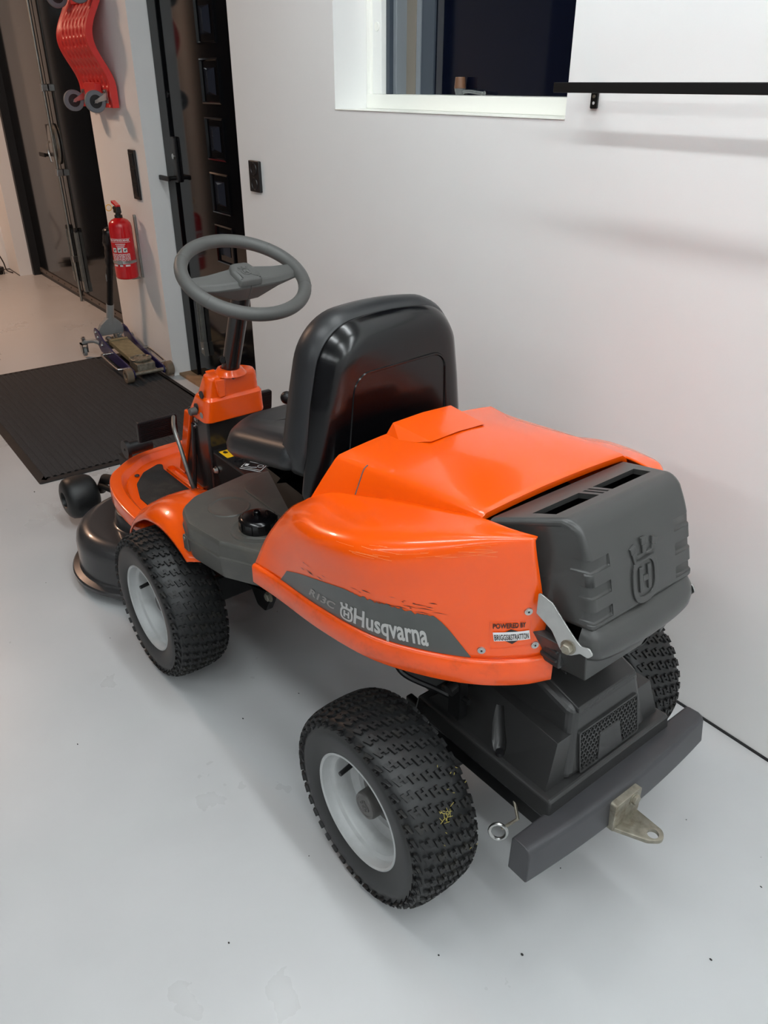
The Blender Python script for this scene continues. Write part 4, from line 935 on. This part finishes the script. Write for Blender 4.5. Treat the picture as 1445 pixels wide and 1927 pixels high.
mob('cover_plate', hexa([(-.44, -.052, .090), (-.135, -.048, .060), (-.135, .048, .060), (-.44, .052, .090), (-.44, -.052, .118), (-.135, -.048, .086), (-.135, .048, .086), (-.44, .052, .118)]), M['jackplate'], jk, smooth=0, bevel=.003)
mob('plate_lip', hexa([(-.432, -.050, .114), (-.408, -.050, .112), (-.408, .050, .112), (-.432, .050, .114), (-.430, -.050, .124), (-.408, -.050, .120), (-.408, .050, .120), (-.430, .050, .124)]), M['jackplate'], jk, smooth=0, bevel=.002)
mob('lift_arm', hexa([(-.15, -.05, .045), (-.025, -.05, .025), (-.025, .05, .025), (-.15, .05, .045), (-.15, -.05, .082), (-.030, -.05, .078), (-.030, .05, .078), (-.15, .05, .082)]), M['rusty'], jk, smooth=0, bevel=.004)
mob('saddle', join(xf(revolve([(.078, .001), (.078, .046), (.082, .056), (.090, .058), (.092, .054), (.088, .050), (.087, .001)], 32, 'z'), None, (-.105, 0, 0)), *[xf(box(.040, .056, -.006, .006, .086, .094), rot('Z', 2*PI*k/8), (-.105, 0, 0)) for k in range(8)]), M['rusty'], jk, smooth=30)
mob('pump_unit', join(cyl((-.52, -.03, .10), (-.44, -.03, .10), .018, 14), cyl((-.52, .03, .105), (-.43, .03, .105), .016, 14), box(-.50, -.45, -.06, .06, .06, .095), cyl((-.47, 0, .09), (-.47, 0, .14), .012, 12), cyl((-.495, .02, .11), (-.48, .04, .135), .008, 10), cyl((-.45, -.02, .11), (-.445, -.03, .135), .007, 10)), M['steel'], jk, smooth=30)
hd = V3((.17, .035, .60)).normalized(); hb_ = V3((-.548, 0, .145))
yk = mob('handle_yoke', rings([[V3((hb_.x+dx+hd.x*t, y+hd.y*t, hb_.z+hd.z*t)) for dx, y in ((-.018, -w2), (.018, -w2), (.018, w2), (-.018, w2))] for t, w2 in ((-.03, .072), (.0, .074), (.04, .058), (.075, .022))]), M['jackgrey'], jk, smooth=0, bevel=.004)
mob('handle_socket', tube([hb_+hd*.04, hb_+hd*.16], .021, 18), M['jackgrey'], yk)
mob('handle_tube', tube([hb_+hd*.15, hb_+hd*.43], [.0185, .0175], 16), M['black_metal'], jk)
pth = [hb_+hd*(.13+.47*i/26) for i in range(27)]
mob('handle_wrap', tube(pth[10:], [(.0195+.004*random.random()+(.009 if i > 20 else 0)+(.004 if i > 14 else 0)) if i < 26 else .016 for i in range(10, 27)], 14), M['wraptape'], jk, smooth=70)
mob('wrap_tear', tube([hb_+hd*.30+V3((.005, -.018, 0)), hb_+hd*.33+V3((.004, -.0215, 0)), hb_+hd*.36+V3((.0, -.019, 0))], [.002, .004, .001], 8), M['jackgrey'], jk)

# ---- fire extinguisher and its wall bracket
EX = (-4.285, WY-.088)
fe = thing('fire_extinguisher', 'red fire extinguisher with white printed label hung on the wall above the trolley jack', 'extinguisher', (EX[0], EX[1], .492))
R0 = .058
mob('body', revolve([(0, .001), (0, .046), (.004, .054), (.012, R0), (.262, R0), (.280, .054), (.294, .042), (.302, .026), (.306, .018), (.306, .001)], 40, 'z'), M['red'], fe, smooth=35)
mob('neck', revolve([(.300, .020), (.318, .020), (.320, .014), (.334, .014), (.334, .001)], 20, 'z'), M['black_plastic'], fe)
mob('valve_head', join(hexa([(-.018, -.018, .328), (.018, -.014, .328), (.018, .014, .328), (-.018, .014, .328), (-.034, -.012, .358), (.016, -.012, .362), (.016, .012, .362), (-.034, .012, .358)]), hexa([(-.045, -.011, .342), (-.01, -.011, .342), (-.01, .011, .342), (-.045, .011, .342), (-.050, -.010, .352), (-.01, -.011, .356), (-.01, .011, .356), (-.050, .010, .352)])), M['black_plastic'], fe, smooth=0, bevel=.003)
mob('squeeze_lever', hexa([(-.050, -.012, .372), (.016, -.012, .356), (.016, .012, .356), (-.050, .012, .372), (-.052, -.012, .384), (.016, -.012, .366), (.016, .012, .366), (-.052, .012, .384)]), M['red'], fe, smooth=0, bevel=.002)
mob('safety_ring', tube([(-.030+.0*math.cos(t), -.034+.015*math.cos(t), .352+.015*math.sin(t)) for t in [2*PI*i/18 for i in range(18)]], .0018, 6, closed=True), M['yellow'], fe)
# printed label: follows the cylinder; ang 0 faces the camera side
A0 = math.atan2(-.60, .80)
def onc(x, y, off=.0006): t = A0+x/R0; return V3(((R0+off)*math.cos(t), (R0+off)*math.sin(t), y))
def cyl_rect(x0, x1, y0_, y1_, off, n_=8): return rings([[onc(x0+(x1-x0)*i/n_, y, off) for i in range(n_+1)] for y in (y0_, y1_)], closed=False)
lb = mob('label', join(cyl_rect(-.060, .060, .207, .2085, .0006), cyl_rect(-.060, .060, .190, .1915, .0006), cyl_rect(-.060, .060, .082, .083, .0006)), M['white_print'], fe, smooth=0)
def ctext(body, x0, x1, y, h, par, bold=.02):
    V_, F_ = lettering(body, 1, bold, 2); mob('label_lettering', ([onc(x0+(x1-x0)*x, y+h*v, .0008) for x, v in V_], F_), M['white_print'], par, smooth=0)
ctext('FIRE EXTINGUISHER', -.056, .056, .196, .009, lb, .03)
rl = random.Random(5)
lines = []
for k, y in enumerate((.180, .172, .164)): lines.append(cyl_rect(-.022+.004*k, .030-.004*k, y, y+.0035, .0007, 4))
for k in range(9):
    y = .131-.0052*k; x = -.048
    while x < .046:
        l = rl.uniform(.006, .02); lines.append(cyl_rect(x, min(x+l, .049), y, y+.0026, .0007, 3)); x += l+.003
for x in (-.05, -.012, .018): lines.append(cyl_rect(x, x+rl.uniform(.016, .026), .070, .078, .0007, 3))
tl = mob('small_print', join(*lines), M['white_print'], lb, smooth=0); tl['kind'] = 'stuff'
for x in (-.030, -.002, .026):
    pg = mob('pictogram', cyl_rect(x-.0105, x+.0105, .141, .163, .0009, 4), M['white_print'], lb, smooth=0)
    mob('pictogram_mark', join(cyl_rect(x-.005, x+.003, .146, .156, .0013, 2), cyl_rect(x+.002, x+.007, .152, .159, .0013, 2)), M['hub'], pg, smooth=0)
eb_ = thing('extinguisher_bracket', 'steel wall bracket and strap behind the red fire extinguisher', 'bracket', (EX[0], WY, .49))
mob('back_rail', box(-.007, .007, -.012, 0, -.005, .315), M['galv'], eb_, smooth=0, bevel=.002)
mob('bottom_shelf', box(-.018, .018, -.070, -.02, -.006, -.002), M['galv'], eb_, smooth=0)
mob('strap', xf(revolve([(.086, .0590), (.100, .0590), (.100, .0602), (.086, .0602)], 40, 'z', True), None, (0, -.088, 0)), M['steel'], eb_, smooth=40)
mob('strap_buckle', xf(box(-.012, .012, -.0665, -.060, .083, .103), rot('Z', math.radians(45)), (0, -.088, 0)), M['steel'], eb_, smooth=0, bevel=.002)

# ---- red creeper hanging on the wall
CX, CZ = -4.475, 1.575
cr_ = thing('mechanic_creeper', 'red moulded creeper board with grey caster wheels hung on the wall', 'creeper board', (CX, WY, CZ))
def cdepth(z):
    t = min(abs(z-.025)/.215, 1); return .040+.078*(.5+.5*math.cos(PI*t))
dim = []
for r_ in range(-6, 7):
    for c_ in range(-3, 4):
        x, z = c_*.055+(.0275 if r_ % 2 else 0), r_*.042
        if abs(x) < .195: dim.append((x, z, .0135))
def cpt(x, z, front=True):
    d = cdepth(z)
    if not front: return V3((x, -d+.026, z))
    h = 0
    for a, b, r in dim:
        q = ((x-a)**2+((z-b)/1.3)**2)/(r*r)
        if q < 1: h = max(h, .011*(1-q)**.6)
    if abs(x) > .205: h = -.006
    return V3((x, -d-.0+h, z))
NX, NZ, HW, HH = 96, 96, .225, .275
rowsC = []
for j in range(NZ+1):
    z = -HH+2*HH*j/NZ
    fr_row = [cpt(-HW+2*HW*i/NX, z) for i in range(NX+1)]
    bk = [cpt(HW-2*HW*i/12, z, False) for i in range(13)]
    rowsC.append(fr_row+bk)
mob('board', rings(rowsC), M['redplastic'], cr_, smooth=60)
for sz in (-1, 1):
    mob('raised_block', plate(rpoly([(-.085, sz*.165, .01), (.085, sz*.165, .01), (.085, sz*.272, .01), (-.085, sz*.272, .01)] if sz > 0 else [(-.085, -.272, .01), (.085, -.272, .01), (.085, -.165, .01), (-.085, -.165, .01)]), -.040, -.072, XZ, .004), M['redplastic'], cr_)
    for sx in (-1, 1):
        x, z = sx*.165, sz*.225
        bp = mob('caster_plate', join(plate(rpoly([(x-.022, z-.03, .006), (x+.022, z-.03, .006), (x+.022, z+.03, .006), (x-.022, z+.03, .006)]), -.049, -.053, XZ), *[hexbolt((x+dx, -.053, z+dz), (0, -1, 0), .006, .005) for dx in (-.015, .015) for dz in (-.022, .022)]), M['steel'], cr_, smooth=30)
        mob('caster_fork', join(*[hexa([(x+k-.0015, -.055, z-.016), (x+k+.0015, -.055, z-.016), (x+k+.0015, -.055, z+.016), (x+k-.0015, -.055, z+.016), (x+k-.0015, -.118, z-.030), (x+k+.0015, -.118, z-.030), (x+k+.0015, -.112, z-.016), (x+k-.0015, -.112, z-.016)]) for k in (-.016, .016)]), M['steel'], bp, smooth=0)
        cwh = mob('caster_wheel', revolve([(-.012, .030), (-.012, .046), (-.009, .0495), (.009, .0495), (.012, .046), (.012, .030)], 32, 'x', True), M['greyrubber'], cr_)
        cwh.location = (x, -.108, z-.022)
        mob('wheel_disc', join(revolve([(-.009, .001), (-.009, .031), (.009, .031), (.009, .001)], 32, 'x')), M['black_plastic'], cwh)
        mob('axle_nut', join(cyl((-.02, 0, 0), (.02, 0, 0), .006, 10), cyl((.017, 0, 0), (.024, 0, 0), .0085, 6)), M['steel'], cwh)

# ---- crumbs and dirt specks on the floor
V, F = [], []
rc = random.Random(11)
for k in range(60):
    x, y = rc.uniform(-3.3, -.3), rc.uniform(.05, 1.5); r = rc.uniform(.0008, .0026)
    d = blob((x, y, r*.5), r, 6, 4, (rc.uniform(.7, 2.2), 1, .6)); n = len(V); V += d[0]; F += [tuple(i+n for i in f) for f in d[1]]
tag(mob('floor_crumbs', (V, F), M['cable'], None, smooth=0), 'scattered dark crumbs of dirt on the grey floor', 'dirt', kind='stuff')
# ---- cable and brush in the far corner
tag(mob('power_cable', tube(spline([(XL+.03, 1.50, .62), (XL+.05, 1.46, .42), (XL+.11, 1.42, .26), (XL+.07, 1.46, .15), (XL+.05, 1.49, .07), (XL+.07, 1.50, .006), (XL+.2, 1.515, .006)], 8), .005, 8), M['cable']), 'thin black cable hanging down the corner by the white wall', 'cable')
br = thing('scrubbing_brush', 'black bristled brush block on the floor in the far left corner', 'brush', (XL+.17, 1.34, 0), .3)
mob('block', plate(rpoly([(-.06, -.11, .02), (.06, -.11, .02), (.06, .11, .02), (-.06, .11, .02)]), .030, .060, XY, .006), M['black_plastic'], br)
V, F = [], []
for i in range(8):
    for j in range(14):
        x, y = -.052+.104*i/7, -.10+.2*j/13; dx, dy = random.uniform(-.008, .008), random.uniform(-.008, .008)
        d = cyl((x, y, .032), (x+dx, y+dy, 0), .004, 5); n = len(V); V += d[0]; F += [tuple(k+n for k in f) for f in d[1]]
bs = mob('bristles', (V, F), M['cable'], br, smooth=0); bs['kind'] = 'stuff'
